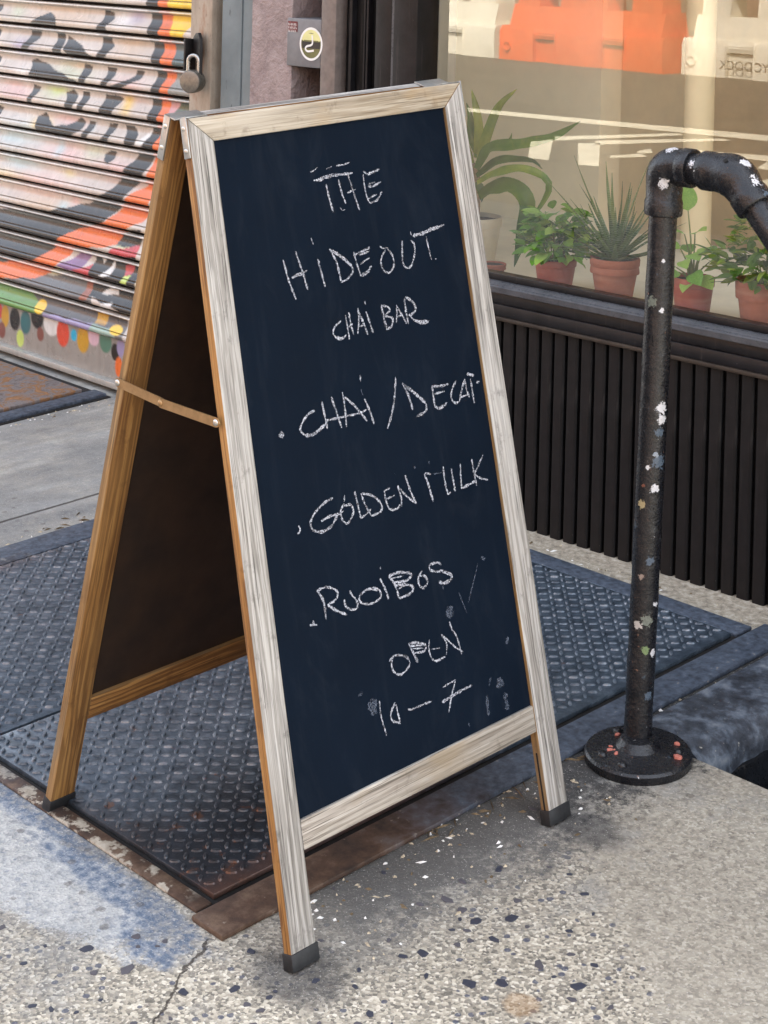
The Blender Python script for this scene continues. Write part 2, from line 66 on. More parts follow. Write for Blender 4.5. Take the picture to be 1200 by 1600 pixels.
class NB:
    def __init__(s, name):
        s.m = bpy.data.materials.new(name); s.m.use_nodes = True
        s.t = s.m.node_tree; s.N = s.t.nodes; s.L = s.t.links
        s.b = s.N['Principled BSDF']; s.out = s.N['Material Output']
    def put(s, sock, v):
        if v is None: return
        if isinstance(v, bpy.types.NodeSocket): s.L.new(v, sock)
        else: sock.default_value = v
    def node(s, t): return s.N.new(t)
    def obj(s, rnd=False):
        tc = s.node('ShaderNodeTexCoord'); v = tc.outputs['Object']
        if rnd:
            oi = s.node('ShaderNodeObjectInfo')
            k = s.node('ShaderNodeVectorMath'); k.operation = 'SCALE'; k.inputs[0].default_value = (7.3, 11.7, 5.1); s.L.new(oi.outputs['Random'], k.inputs['Scale'])
            a = s.node('ShaderNodeVectorMath'); a.operation = 'ADD'; s.L.new(v, a.inputs[0]); s.L.new(k.outputs[0], a.inputs[1]); v = a.outputs[0]
        return v
    def pos(s): return s.node('ShaderNodeNewGeometry').outputs['Position']
    def sep(s, v):
        n = s.node('ShaderNodeSeparateXYZ'); s.L.new(v, n.inputs[0]); return n.outputs
    def map(s, v, scale=(1, 1, 1), loc=(0, 0, 0), rot=(0, 0, 0)):
        n = s.node('ShaderNodeMapping'); s.L.new(v, n.inputs['Vector'])
        n.inputs['Scale'].default_value = scale; n.inputs['Location'].default_value = loc; n.inputs['Rotation'].default_value = rot
        return n.outputs[0]
    def noise(s, v, scale, detail=4, rough=0.55, dist=0.0, out='Fac'):
        n = s.node('ShaderNodeTexNoise'); s.L.new(v, n.inputs['Vector']); n.inputs['Scale'].default_value = scale
        n.inputs['Detail'].default_value = detail; n.inputs['Roughness'].default_value = rough; n.inputs['Distortion'].default_value = dist
        return n.outputs[out]
    def vor(s, v, scale, feature='F1', out='Distance', rnd=1.0):
        n = s.node('ShaderNodeTexVoronoi'); n.feature = feature; s.L.new(v, n.inputs['Vector']); n.inputs['Scale'].default_value = scale
        n.inputs['Randomness'].default_value = rnd
        return n.outputs[out]
    def wave(s, v, scale, dist=2.0, detail=2.0, dscale=1.0, dirn='X'):
        n = s.node('ShaderNodeTexWave'); n.bands_direction = dirn; s.L.new(v, n.inputs['Vector']); n.inputs['Scale'].default_value = scale
        n.inputs['Distortion'].default_value = dist; n.inputs['Detail'].default_value = detail; n.inputs['Detail Scale'].default_value = dscale
        return n.outputs['Fac']
    def m_(s, op, a, b=None, c=None, clamp=False):
        n = s.node('ShaderNodeMath'); n.operation = op; n.use_clamp = clamp
        for i, v in enumerate((a, b, c)):
            if v is not None: s.put(n.inputs[i], v)
        return n.outputs[0]
    def mr(s, v, a, b, c=0.0, d=1.0, smooth=False):
        n = s.node('ShaderNodeMapRange'); n.interpolation_type = 'SMOOTHSTEP' if smooth else 'LINEAR'
        s.put(n.inputs[0], v); s.put(n.inputs[1], a); s.put(n.inputs[2], b); s.put(n.inputs[3], c); s.put(n.inputs[4], d)
        return n.outputs[0]
    def ramp(s, v, stops, interp='LINEAR'):
        n = s.node('ShaderNodeValToRGB'); n.color_ramp.interpolation = interp; e = n.color_ramp.elements
        while len(e) < len(stops): e.new(0.5)
        for k, (p, c) in enumerate(stops): e[k].position = p; e[k].color = c
        s.put(n.inputs[0], v); return n.outputs[0]
    def mix(s, f, a, b, mode='MIX'):
        n = s.node('ShaderNodeMix'); n.data_type = 'RGBA'; n.blend_type = mode
        s.put(n.inputs[0], f); s.put(n.inputs[6], a); s.put(n.inputs[7], b); return n.outputs[2]
    def bump(s, h, strength=0.3, dist=0.002, nrm=None):
        n = s.node('ShaderNodeBump'); n.inputs['Strength'].default_value = strength; n.inputs['Distance'].default_value = dist
        s.put(n.inputs['Height'], h)
        if nrm is not None: s.L.new(nrm, n.inputs['Normal'])
        return n.outputs[0]
    def fin(s, col=None, rough=None, metal=None, nrm=None, spec=None, coat=None, coat_rough=None):
        s.put(s.b.inputs['Base Color'], col); s.put(s.b.inputs['Roughness'], rough); s.put(s.b.inputs['Metallic'], metal)
        if nrm is not None: s.L.new(nrm, s.b.inputs['Normal'])
        s.put(s.b.inputs['Specular IOR Level'], spec); s.put(s.b.inputs['Coat Weight'], coat); s.put(s.b.inputs['Coat Roughness'], coat_rough)
        return s.m

# ---------------------------------------------------------------- helpers: objects
def mesh_obj(name, verts, faces, mats, parent=None, mat_idx=None, smooth=False, M=None):
    me = bpy.data.meshes.new(name); me.from_pydata([tuple(v) for v in verts], [], faces); me.update()
    return data_obj(name, me, mats, parent, mat_idx, smooth, M)
def data_obj(name, me, mats, parent=None, mat_idx=None, smooth=False, M=None):
    if not isinstance(mats, (list, tuple)): mats = [mats]
    if not len(me.materials):
        for m in mats: me.materials.append(m)
    if mat_idx is not None: me.polygons.foreach_set('material_index', mat_idx)
    if smooth: me.polygons.foreach_set('use_smooth', [True] * len(me.polygons))
    o = bpy.data.objects.new(name, me); COL.objects.link(o)
    if parent is not None: o.parent = parent
    if M is not None: set_local(o, M)
    return o
def ortho(M):
    x, y, z = (Vector(M.col[i][:3]) for i in range(3))
    zz = z.normalized(); xx = (x - zz * x.dot(zz)).normalized(); yy = zz.cross(xx)
    return Matrix(((xx.x, yy.x, zz.x, M[0][3]), (xx.y, yy.y, zz.y, M[1][3]), (xx.z, yy.z, zz.z, M[2][3]), (0, 0, 0, 1)))
def set_local(o, M):
    """a racked (sheared) frame goes into the mesh, the object keeps a clean rotation"""
    x, y, z = (Vector(M.col[i][:3]).normalized() for i in range(3))
    if max(abs(x.dot(y)), abs(x.dot(z)), abs(y.dot(z))) > 1e-4:
        Q = ortho(M); o.data.transform(Q.inverted() @ M); o.matrix_local = Q
    else: o.matrix_local = M
def bm_obj(name, bm, mats, parent=None, smooth=False, M=None):
    bmesh.ops.recalc_face_normals(bm, faces=bm.faces)
    me = bpy.data.meshes.new(name); bm.to_mesh(me); bm.free()
    return data_obj(name, me, mats, parent, None, smooth, M)
def thing(name, label, cat, loc=(0, 0, 0), rotz=0.0, group=None, M=None):
    o = bpy.data.objects.new(name, None); COL.objects.link(o); o.empty_display_size = 0.05
    if M is not None: o.matrix_world = M
    else: o.location = loc; o.rotation_euler = (0, 0, rotz)
    return tag(o, label, cat, group)
def tag(o, label, cat, group=None):
    o['label'] = label; o['category'] = cat
    if group: o['group'] = group
    return o
def struct(o): o['kind'] = 'structure'; return o
def stuff(o): o['kind'] = 'stuff'; return o
def shade_auto(o, ang=40):
    me = o.data
    me.polygons.foreach_set('use_smooth', [True] * len(me.polygons))
    try: me.set_sharp_from_angle(angle=R(ang))
    except Exception: pass
    return o

def box_bm(x0, x1, y0, y1, z0, z1, bev=0.0, seg=2, bm=None):
    own = bm is None
    if own: bm = bmesh.new()
    vs_ = [bm.verts.new(p) for p in ((x0, y0, z0), (x1, y0, z0), (x1, y1, z0), (x0, y1, z0), (x0, y0, z1), (x1, y0, z1), (x1, y1, z1), (x0, y1, z1))]
    fs = [bm.faces.new([vs_[i] for i in f]) for f in ((3, 2, 1, 0), (4, 5, 6, 7), (0, 1, 5, 4), (1, 2, 6, 5), (2, 3, 7, 6), (3, 0, 4, 7))]
    if bev > 0:
        es = set(e for f in fs for e in f.edges)
        bmesh.ops.bevel(bm, geom=list(es), offset=bev, segments=seg, affect='EDGES', profile=0.5)
    return bm
def box(name, b, mats, parent=None, bev=0.0, seg=2, M=None):
    o = bm_obj(name, box_bm(*b, bev=bev, seg=seg), mats, parent, M=M)
    if bev > 0: shade_auto(o, 35)
    return o
def prism_bm(poly, y0, y1, bev=0.0):
    """polygon in local x,z extruded along local y"""
    bm = bmesh.new()
    a = [bm.verts.new((x, y0, z)) for x, z in poly]; b = [bm.verts.new((x, y1, z)) for x, z in poly]
    n = len(poly); fs = [bm.faces.new(a), bm.faces.new(b[::-1])]
    for i in range(n): fs.append(bm.faces.new((a[i], b[i], b[(i + 1) % n], a[(i + 1) % n])))
    bmesh.ops.recalc_face_normals(bm, faces=bm.faces)
    if bev > 0: bmesh.ops.bevel(bm, geom=list(bm.edges), offset=bev, segments=2, affect='EDGES', profile=0.5)
    return bm
def frame_of(axis, up=Vector((0, 0, 1))):
    a = axis.normalized()
    if abs(a.dot(up)) > 0.98: up = Vector((1, 0, 0))
    x = up.cross(a).normalized(); y = a.cross(x); return x, y
def tube_geo(pts, radii, seg=16, cap=True):
    pts = [Vector(p) for p in pts]; V = []; F = []; n = len(pts)
    if not isinstance(radii, (list, tuple)): radii = [radii] * n
    x = None
    for i, p in enumerate(pts):
        t = (pts[min(i + 1, n - 1)] - pts[max(i - 1, 0)]).normalized()
        if x is None: x, y = frame_of(t)
        else:
            x = (x - t * x.dot(t)).normalized(); y = t.cross(x)
        for k in range(seg):
            a = 2 * math.pi * k / seg
            V.append(p + (x * math.cos(a) + y * math.sin(a)) * radii[i])
    for i in range(n - 1):
        for k in range(seg):
            k2 = (k + 1) % seg
            F.append((i * seg + k, i * seg + k2, (i + 1) * seg + k2, (i + 1) * seg + k))
    if cap: F.append(tuple(range(seg))[::-1]); F.append(tuple((n - 1) * seg + k for k in range(seg)))
    return V, F
def tube(name, pts, radii, mat, parent=None, seg=16, M=None, ang=50):
    V, F = tube_geo(pts, radii, seg)
    return shade_auto(mesh_obj(name, V, F, mat, parent, M=M), ang)
def lathe(name, prof, mat, parent=None, seg=32, M=None, ang=40, cap=True):
    """prof: list of (radius, z)"""
    V = []; F = []; n = len(prof)
    for r_, z in prof:
        for k in range(seg):
            a = 2 * math.pi * k / seg; V.append((r_ * math.cos(a), r_ * math.sin(a), z))
    for i in range(n - 1):
        for k in range(seg):
            k2 = (k + 1) % seg; F.append((i * seg + k, i * seg + k2, (i + 1) * seg + k2, (i + 1) * seg + k))
    if cap: F.append(tuple(range(seg))[::-1]); F.append(tuple((n - 1) * seg + k for k in range(seg)))
    return shade_auto(mesh_obj(name, V, F, mat, parent, M=M), ang)
def catmull(pts, step):
    P = [Vector(p) for p in pts]
    if len(P) == 2:
        n = max(2, int((P[1] - P[0]).length / step)); return [P[0].lerp(P[1], i / n) for i in range(n + 1)]
    Q = [P[0] * 2 - P[1]] + P + [P[-1] * 2 - P[-2]]; out = []
    for i in range(1, len(Q) - 2):
        a, b, c, d = Q[i - 1], Q[i], Q[i + 1], Q[i + 2]; n = max(1, int((c - b).length / step))
        for k in range(n):
            t = k / n
            out.append(0.5 * ((2 * b) + (c - a) * t + (2 * a - 5 * b + 4 * c - d) * t * t + (3 * b - a - 3 * c + d) * t ** 3))
    out.append(P[-1]); return out
def rot_to(axis_z, roll=0.0):
    z = Vector(axis_z).normalized(); x, y = frame_of(z)
    m = Matrix(((x.x, y.x, z.x), (x.y, y.y, z.y), (x.z, y.z, z.z))).to_4x4()
    return m @ Matrix.Rotation(roll, 4, 'Z')

# ================================================================ materials
def wood_mat(name, base, dark, light, streak, rough=0.75, grey=0.0, glow=None):
    """timber with its grain running along local z"""
    n = NB(name); v = n.obj(True)
    g1 = n.noise(n.map(v, (105, 105, 2.4)), 1.0, 6, 0.66, 0.4)
    g2 = n.noise(n.map(v, (430, 430, 7)), 1.0, 4, 0.62)
    g3 = n.noise(n.map(v, (9, 9, 3)), 1.0, 3, 0.5)
    w = n.wave(n.map(v, (1, 1, 0.10)), 30, 11.0, 4.0, 1.3)
    col = n.ramp(g1, [(0.30, dark), (0.5, base), (0.72, light)])
    col = n.mix(n.m_('MULTIPLY', n.mr(w, 0.35, 0.75), streak[1]), col, streak[0])
    col = n.mix(n.mr(g2, 0.54, 0.63, 0, 0.88), col, dark)
    col = n.mix(n.mr(g3, 0.45, 0.75, 0, 0.45), col, light)
    col = n.mix(n.mr(n.noise(v, 30, 5, 0.65), 0.60, 0.74, 0, 0.55), col, dark)
    if glow is not None: col = n.mix(n.mr(n.noise(n.map(v, (14, 14, 6)), 1.0, 3), 0.52, 0.68, 0, 0.55), col, glow)
    h = n.m_('ADD', n.m_('MULTIPLY', g1, 0.5), g2)
    return n.fin(col, n.mr(g1, 0.3, 0.7, rough + 0.1, rough - 0.1), nrm=n.bump(h, 0.55, 0.0012))
WOOD_GREY = wood_mat('weathered_grey_wood', C(168, 163, 155), C(70, 66, 61), C(202, 199, 193), (C(104, 98, 90), 0.45))
WOOD_TOP = wood_mat('weathered_tan_wood', C(172, 160, 141), C(102, 88, 68), C(204, 196, 180), (C(132, 116, 92), 0.4), glow=C(176, 146, 102))
WOOD_BOT = wood_mat('weathered_brown_grey_wood', C(158, 149, 136), C(84, 75, 64), C(194, 186, 174), (C(112, 101, 86), 0.45), glow=C(146, 128, 100))
WOOD_GOLD = wood_mat('golden_wood', C(156, 112, 58), C(90, 57, 26), C(182, 140, 84), (C(104, 67, 31), 0.8), 0.6)
WOOD_AGED = wood_mat('aged_golden_wood', C(146, 112, 66), C(76, 55, 32), C(170, 138, 92), (C(112, 82, 46), 0.6), 0.65, glow=C(134, 122, 100))

def simple(name, col, rough=0.5, metal=0.0, var=0.12, scale=30, bump=0.0, spec=None):
    n = NB(name); v = n.obj(True); f = n.noise(v, scale, 5, 0.6)
    c2 = tuple(max(0, x * (1 - var * 2)) for x in col[:3]) + (1,); c1 = tuple(min(1, x * (1 + var)) for x in col[:3]) + (1,)
    n.fin(n.ramp(f, [(0.3, c2), (0.7, c1)]), n.mr(f, 0.3, 0.7, rough + 0.08, max(0.02, rough - 0.08)), metal, spec=spec)
    if bump: n.L.new(n.bump(f, bump, 0.002), n.b.inputs['Normal'])
    return n.m

def board_mat():
    n = NB('chalkboard_black'); v = n.obj()
    a = n.noise(v, 4.0, 5, 0.6); b = n.noise(n.map(v, (40, 1, 4)), 1.0, 4, 0.6); f = n.noise(v, 900, 2, 0.5)
    col = n.ramp(a, [(0.3, (0.0022, 0.0058, 0.0125, 1)), (0.7, (0.0040, 0.0088, 0.0175, 1))])
    col = n.mix(n.mr(b, 0.55, 0.8, 0, 0.30), col, (0.018, 0.024, 0.034, 1))
    hz = n.noise(n.map(v, (9, 1, 3.5), rot=(0, 0.5, 0)), 1.0, 6, 0.72, 1.2)
    col = n.mix(n.mr(hz, 0.52, 0.78, 0, 0.55), col, (0.016, 0.022, 0.032, 1))
    sc_ = n.noise(n.map(v, (900, 1, 14), rot=(0, 0.35, 0)), 1.0, 3, 0.6)
    col = n.mix(n.mr(sc_, 0.72, 0.78, 0, 0.35), col, (0.05, 0.058, 0.07, 1))
    col = n.mix(n.mr(f, 0.6, 0.75, 0, 0.25), col, (0.016, 0.022, 0.034, 1))
    return n.fin(col, n.mr(a, 0.3, 0.7, 0.55, 0.68), nrm=n.bump(f, 0.15, 0.0004), spec=0.06)
BOARD = board_mat()
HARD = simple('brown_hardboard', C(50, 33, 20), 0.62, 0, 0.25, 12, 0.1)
def chalk_mat(name, lo, hi, col):
    n = NB(name); v = n.obj()
    f = n.noise(v, 330, 4, 0.68); g = n.noise(v, 70, 3, 0.6)
    a = n.m_('MULTIPLY', n.mr(f, lo, hi), n.mr(g, 0.3, 0.52, 0.35, 1.0))
    n.fin(col, 0.95, spec=0.1)
    tr = n.node('ShaderNodeBsdfTransparent'); mx = n.node('ShaderNodeMixShader')
    n.put(mx.inputs[0], a); n.L.new(tr.outputs[0], mx.inputs[1]); n.L.new(n.b.outputs[0], mx.inputs[2]); n.L.new(mx.outputs[0], n.out.inputs['Surface'])
    return n.m
CHALK_M = chalk_mat('white_chalk', 0.36, 0.66, C(206, 208, 216))
CHALK_F = chalk_mat('rubbed_chalk', 0.40, 1.15, C(168, 178, 196))
ZINC = simple('zinc_plate', C(176, 178, 176), 0.38, 0.85, 0.1, 60)
BRASS = simple('dull_brass_strap', C(168, 136, 96), 0.42, 0.75, 0.12, 60)
SCREW = simple('screw_steel', C(196, 194, 188), 0.3, 0.95, 0.1, 80)
RUBBER = simple('black_rubber', C(30, 31, 33), 0.55, 0, 0.3, 60, 0.2)

def pipe_mat(name, scale=1.0, chips=()):
    """thick old black gloss paint with chips down to white and grey-blue coats"""
    n = NB(name); v = n.obj()
    a = n.noise(v, 38, 5, 0.65); b = n.noise(v, 190, 5, 0.68); d = n.noise(v, 14, 3, 0.5)
    col = n.ramp(a, [(0.3, C(17, 18, 22)), (0.55, C(24, 25, 29)), (0.75, C(38, 36, 38))])
    col = n.mix(n.mr(a, 0.665, 0.70, 0, 0.8), col, C(66, 80, 92))
    col = n.mix(n.mr(n.noise(n.map(v, (1, 1, 1), (3, 7, 1)), 105, 5, 0.72), 0.690, 0.70), col, C(196, 196, 194))
    col = n.mix(n.mr(n.noise(n.map(v, (1, 1, 1), (9, 2, 5)), 85, 3, 0.6), 0.705, 0.72), col, C(112, 84, 70))
    msk = None
    for (x, y, z, r_, c_) in chips:
        dv = n.node('ShaderNodeVectorMath'); dv.operation = 'DISTANCE'; n.L.new(v, dv.inputs[0]); dv.inputs[1].default_value = (x, y, z)
        e = n.m_('ADD', n.m_('DIVIDE', dv.outputs['Value'], r_), n.m_('MULTIPLY', n.m_('SUBTRACT', b, 0.5), 3.6))
        k = n.mr(e, 0.90, 1.0, 0.9, 0)
        col = n.mix(k, col, c_)
    h = n.m_('ADD', n.m_('MULTIPLY', a, 1.0), n.m_('MULTIPLY', d, 1.6))
    h = n.m_('ADD', h, n.m_('MULTIPLY', b, 0.35))
    return n.fin(col, n.mr(b, 0.3, 0.7, 0.36, 0.18), nrm=n.bump(h, 0.6, 0.004), spec=0.5)

def tread_mat(nm, k1, k2, k3):
    n = NB(nm); v = n.pos(); s = n.sep(v)
    a = n.noise(v, 5, 5, 0.6); b = n.noise(v, 34, 5, 0.65); f = n.noise(v, 300, 3, 0.6)
    col = n.ramp(b, [(0.3, k1), (0.52, k2), (0.75, k3)])
    # sooty and rusty wear towards the near front corner
    dd = n.m_('ADD', n.m_('MULTIPLY', n.m_('ADD', s[0], 2.6), 1.5), n.m_('MULTIPLY', n.m_('SUBTRACT', 2.35, s[1]), 0.9))
    soot = n.mr(n.m_('ADD', dd, n.m_('MULTIPLY', n.m_('SUBTRACT', a, 0.5), 1.6)), 0.35, 1.15, 0, 0.80, True)
    col = n.mix(soot, col, C(46, 44, 46))
    rust = n.mr(n.m_('ADD', n.noise(v, 22, 5, 0.7), n.m_('MULTIPLY', soot, 0.10)), 0.665, 0.73)
    edge = n.m_('MULTIPLY', n.mr(s[1], 2.45, 2.05), n.mr(n.m_('ADD', n.m_('ABSOLUTE', n.m_('ADD', s[0], 2.85)), n.m_('MULTIPLY', n.m_('SUBTRACT', b, 0.5), 0.12)), 0.64, 0.69))
    col = n.mix(n.m_('MULTIPLY', n.m_('MAXIMUM', rust, n.m_('MULTIPLY', edge, 0.65)), 0.75), col, C(112, 76, 56))
    col = n.mix(n.mr(f, 0.62, 0.75, 0, 0.4), col, C(150, 156, 164))
    return n.fin(col, n.mr(b, 0.3, 0.7, 0.46, 0.30), 0.45, n.bump(n.m_('ADD', b, n.m_('MULTIPLY', f, 0.4)), 0.25, 0.002), spec=0.5)
TREAD = tread_mat('blue_grey_tread_steel', C(44, 53, 62), C(76, 88, 100), C(116, 127, 138))
LUG = tread_mat('worn_tread_lug_steel', C(60, 71, 82), C(102, 114, 126), C(164, 172, 180))
def frame_mat():
    n = NB('rusty_frame_steel'); v = n.pos(); s = n.sep(v)
    a = n.noise(v, 16, 5, 0.65); b = n.noise(v, 70, 4, 0.6)
    rust = n.ramp(a, [(0.3, C(44, 34, 28)), (0.5, C(76, 56, 43)), (0.72, C(118, 98, 80))])
    paint = n.ramp(b, [(0.3, C(44, 50, 60)), (0.7, C(86, 96, 110))])
    far = n.mr(n.m_('ADD', s[1], n.m_('MULTIPLY', n.m_('SUBTRACT', a, 0.5), 0.7)), 2.05, 2.3)
    conc = n.ramp(b, [(0.3, C(140, 130, 114)), (0.7, C(186, 178, 162))])
    rust = n.mix(n.m_('MULTIPLY', n.mr(n.noise(v, 26, 4, 0.65), 0.5, 0.56), n.mr(s[0], -2.17, -2.22)), rust, conc)
    far2 = n.mr(n.m_('ADD', s[0], n.m_('MULTIPLY', n.m_('SUBTRACT', a, 0.5), 0.6)), -2.6, -2.9)
    k = n.m_('MAXIMUM', far, n.m_('MULTIPLY', far2, 0.7))
    col = n.mix(k, rust, paint)
    col = n.mix(n.mr(b, 0.66, 0.72, 0, 0.6), col, C(150, 140, 126))
    return n.fin(col, n.mr(a, 0.3, 0.7, 0.8, 0.5), 0.1, n.bump(n.m_('ADD', a, b), 0.4, 0.003))
FRAME_RUST = frame_mat()
BLACK_GAP = simple('grimy_black_steel_and_slot_shade', C(20, 17, 15), 0.85, 0, 0.3, 60)

def rust_plate_mat():
    n = NB('flaking_rust'); v = n.pos(); a = n.noise(v, 18, 6, 0.7, 1.0); b = n.noise(v, 60, 4, 0.6)
    col = n.ramp(a, [(0.32, C(92, 78, 72)), (0.46, C(124, 118, 116)), (0.56, C(134, 96, 62)), (0.72, C(168, 124, 86))])
    return n.fin(n.mix(n.mr(b, 0.6, 0.7, 0, 0.5), col, C(64, 48, 40)), 0.8, 0.1, n.bump(n.m_('ADD', a, b), 0.6, 0.006))
RUSTP = rust_plate_mat()

def pave_mat():
    n = NB('pavement_concrete'); v = n.pos(); s = n.sep(v); x, y = s[0], s[1]
    w1 = n.noise(v, 3.0, 5, 0.6); w2 = n.noise(v, 11, 5, 0.65); w3 = n.noise(v, 60, 4, 0.65); fine = n.noise(v, 300, 4, 0.65)
    n1 = n.m_('SUBTRACT', w2, 0.5); n0 = n.m_('SUBTRACT', w1, 0.5)
    base = n.ramp(w2, [(0.28, C(124, 118, 106)), (0.5, C(160, 152, 137)), (0.74, C(186, 178, 161))])
    # pale pebble matrix
    vc = n.vor(v, 210, 'F1', 'Color'); vr = n.sep(vc)[0]
    peb = n.ramp(vr, [(0.0, C(82, 79, 74)), (0.25, C(136, 130, 117)), (0.6, C(176, 167, 149)), (0.85, C(204, 195, 175)), (1.0, C(232, 225, 208))])
    dp = n.m_('ADD', n.m_('ADD', n.m_('MULTIPLY', n.m_('ADD', x, 1.923), 0.558), n.m_('MULTIPLY', n.m_('SUBTRACT', y, 2.309), 0.83)), n.m_('MULTIPLY', n1, 0.10))
    smooth = n.mr(n.m_('ADD', dp, n.m_('MULTIPLY', n.m_('SUBTRACT', w3, 0.5), 0.22)), -0.035, 0.035, 0, 1, True)                    # later, smoother pour on the stair side
    rear = n.mr(n.m_('ADD', x, n.m_('MULTIPLY', n1, 0.1)), -3.55, -3.62, 0, 1)
    col = n.mix(n.mr(smooth, 0, 1, 0.75, 0.62), base, peb)
    grey = n.ramp(w3, [(0.3, C(118, 112, 101)), (0.5, C(154, 147, 133)), (0.72, C(188, 181, 166))])
    col = n.mix(n.m_('MULTIPLY', smooth, 0.5), col, grey)
    col = n.mix(n.m_('MULTIPLY', rear, 0.85), col, n.ramp(n.noise(n.map(v, (10, 3, 3)), 1.0, 5, 0.6), [(0.32, C(118, 115, 110)), (0.5, C(156, 152, 143)), (0.7, C(182, 181, 176))]))
    # small dark chips of aggregate between the big ones
    cc = n.sep(n.vor(v, 75, 'F1', 'Color')); cdist = n.vor(v, 75, 'F1', 'Distance')
    chip = n.m_('MULTIPLY', n.m_('GREATER_THAN', cc[1], 0.89), n.mr(n.m_('ADD', cdist, n.m_('MULTIPLY', n.m_('SUBTRACT', w3, 0.5), 0.5)), 0.36, 0.42, 1, 0))
    chip = n.m_('MULTIPLY', chip, n.mr(n.m_('MAXIMUM', smooth, rear), 0, 1, 1, 0.12))
    col = n.mix(n.m_('MULTIPLY', chip, 0.85), col, C(74, 78, 94))
    # grime: broad blue-grey wear, stronger on the left
    gm = n.m_('ADD', n.m_('MULTIPLY', w1, 0.6), n.m_('ADD', n.m_('MULTIPLY', w2, 0.5), n.m_('MULTIPLY', w3, 0.35)))
    gm = n.m_('ADD', gm, n.mr(n.m_('SUBTRACT', x, n.m_('MULTIPLY', y, 0.35)), -2.45, -2.95, -0.12, 0.12))
    col = n.mix(n.mr(gm, 0.70, 0.90, 0, 0.62), col, n.ramp(w3, [(0.3, C(84, 88, 94)), (0.7, C(128, 130, 130))]))
    # dirt speckle
    col = n.mix(n.mr(w3, 0.6, 0.75, 0, 0.35), col, C(120, 110, 96))
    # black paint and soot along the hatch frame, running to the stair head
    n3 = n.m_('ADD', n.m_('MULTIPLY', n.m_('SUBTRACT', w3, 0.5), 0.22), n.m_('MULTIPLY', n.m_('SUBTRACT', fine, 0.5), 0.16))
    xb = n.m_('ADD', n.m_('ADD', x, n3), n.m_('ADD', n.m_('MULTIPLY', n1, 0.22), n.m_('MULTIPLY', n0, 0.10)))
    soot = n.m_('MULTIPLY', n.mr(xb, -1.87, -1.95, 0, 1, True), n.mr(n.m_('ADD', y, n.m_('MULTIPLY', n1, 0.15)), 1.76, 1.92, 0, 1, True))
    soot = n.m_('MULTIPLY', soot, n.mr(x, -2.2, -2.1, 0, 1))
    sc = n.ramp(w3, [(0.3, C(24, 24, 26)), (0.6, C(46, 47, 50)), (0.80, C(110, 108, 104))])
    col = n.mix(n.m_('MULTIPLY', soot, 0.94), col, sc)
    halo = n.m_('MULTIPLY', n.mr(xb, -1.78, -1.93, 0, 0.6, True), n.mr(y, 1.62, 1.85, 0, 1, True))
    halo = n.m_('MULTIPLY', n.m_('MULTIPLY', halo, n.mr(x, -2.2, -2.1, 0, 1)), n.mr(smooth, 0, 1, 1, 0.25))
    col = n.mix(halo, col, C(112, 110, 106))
    # pale cement patch with a blue-grey paint stain, left of the near hatch corner
    def blob(cx, cy, rx, ry, a, b, k=0.55):
        ex = n.m_('DIVIDE', n.m_('SUBTRACT', x, cx), rx); ey = n.m_('DIVIDE', n.m_('SUBTRACT', y, cy), ry)
        d2 = n.m_('SQRT', n.m_('ADD', n.m_('MULTIPLY', ex, ex), n.m_('MULTIPLY', ey, ey)))
        d2 = n.m_('ADD', n.m_('ADD', d2, n.m_('MULTIPLY', n3, 2.2)), n.m_('MULTIPLY', n1, k * 2)); return n.mr(d2, a, b, 1, 0, True)
    pale = blob(-2.52, 1.60, 0.40, 0.10, 0.85, 1.05)
    col = n.mix(n.m_('MULTIPLY', pale, 0.60), col, n.ramp(w3, [(0.3, C(136, 143, 150)), (0.5, C(178, 182, 184)), (0.7, C(208, 209, 207))]))
    st = n.m_('MAXIMUM', blob(-2.30, 1.672, 0.24, 0.035, 0.7, 1.2), n.m_('MAXIMUM', blob(-2.14, 1.63, 0.09, 0.05, 0.6, 1.2), blob(-2.6, 1.70, 0.25, 0.03, 0.6, 1.2)))
    col = n.mix(n.m_('MULTIPLY', n.m_('MULTIPLY', st, n.mr(w3, 0.62, 0.40, 0.35, 1.0)), 0.85), col, n.ramp(w3, [(0.3, C(70, 88, 112)), (0.55, C(102, 118, 138)), (0.75, C(160, 166, 170))]))
    # damp stain at the near foot, contact shade painted round both front feet
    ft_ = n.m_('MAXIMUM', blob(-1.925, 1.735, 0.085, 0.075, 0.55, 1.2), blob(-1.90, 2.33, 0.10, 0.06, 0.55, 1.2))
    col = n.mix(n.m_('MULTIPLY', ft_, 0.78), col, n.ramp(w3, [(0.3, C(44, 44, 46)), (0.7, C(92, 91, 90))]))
    # tan spot
    col = n.mix(n.m_('MULTIPLY', blob(-1.655, 1.905, 0.03, 0.028, 0.75, 1.1), 0.45), col, C(158, 122, 78))
    # sandy dirt in front of the shop panel
    sand = n.m_('MULTIPLY', n.mr(n.m_('ADD', y, n.m_('MULTIPLY', n1, 0.10)), 3.10, 3.15, 0, 1, True), n.mr(x, -3.7, -3.5, 0, 1))
    col = n.mix(n.m_('MULTIPLY', sand, 0.85), col, n.ramp(w3, [(0.3, C(112, 102, 88)), (0.52, C(160, 149, 130)), (0.75, C(198, 189, 173))]))
    # pits, gum and small scuffs
    sp = n.vor(v, 24, 'F1', 'Distance'); sq = n.sep(n.vor(v, 24, 'F1', 'Color'))[2]
    spot = n.m_('MULTIPLY', n.m_('GREATER_THAN', sq, 0.80), n.mr(n.m_('ADD', sp, n.m_('MULTIPLY', n.m_('SUBTRACT', w3, 0.5), 0.4)), 0.13, 0.19, 1, 0))
    col = n.mix(n.m_('MULTIPLY', spot, 0.5), col, C(92, 86, 80))
    # grains of sand over everything
    col = n.mix(n.mr(fine, 0.62, 0.74, 0, 0.6), col, C(84, 81, 78))
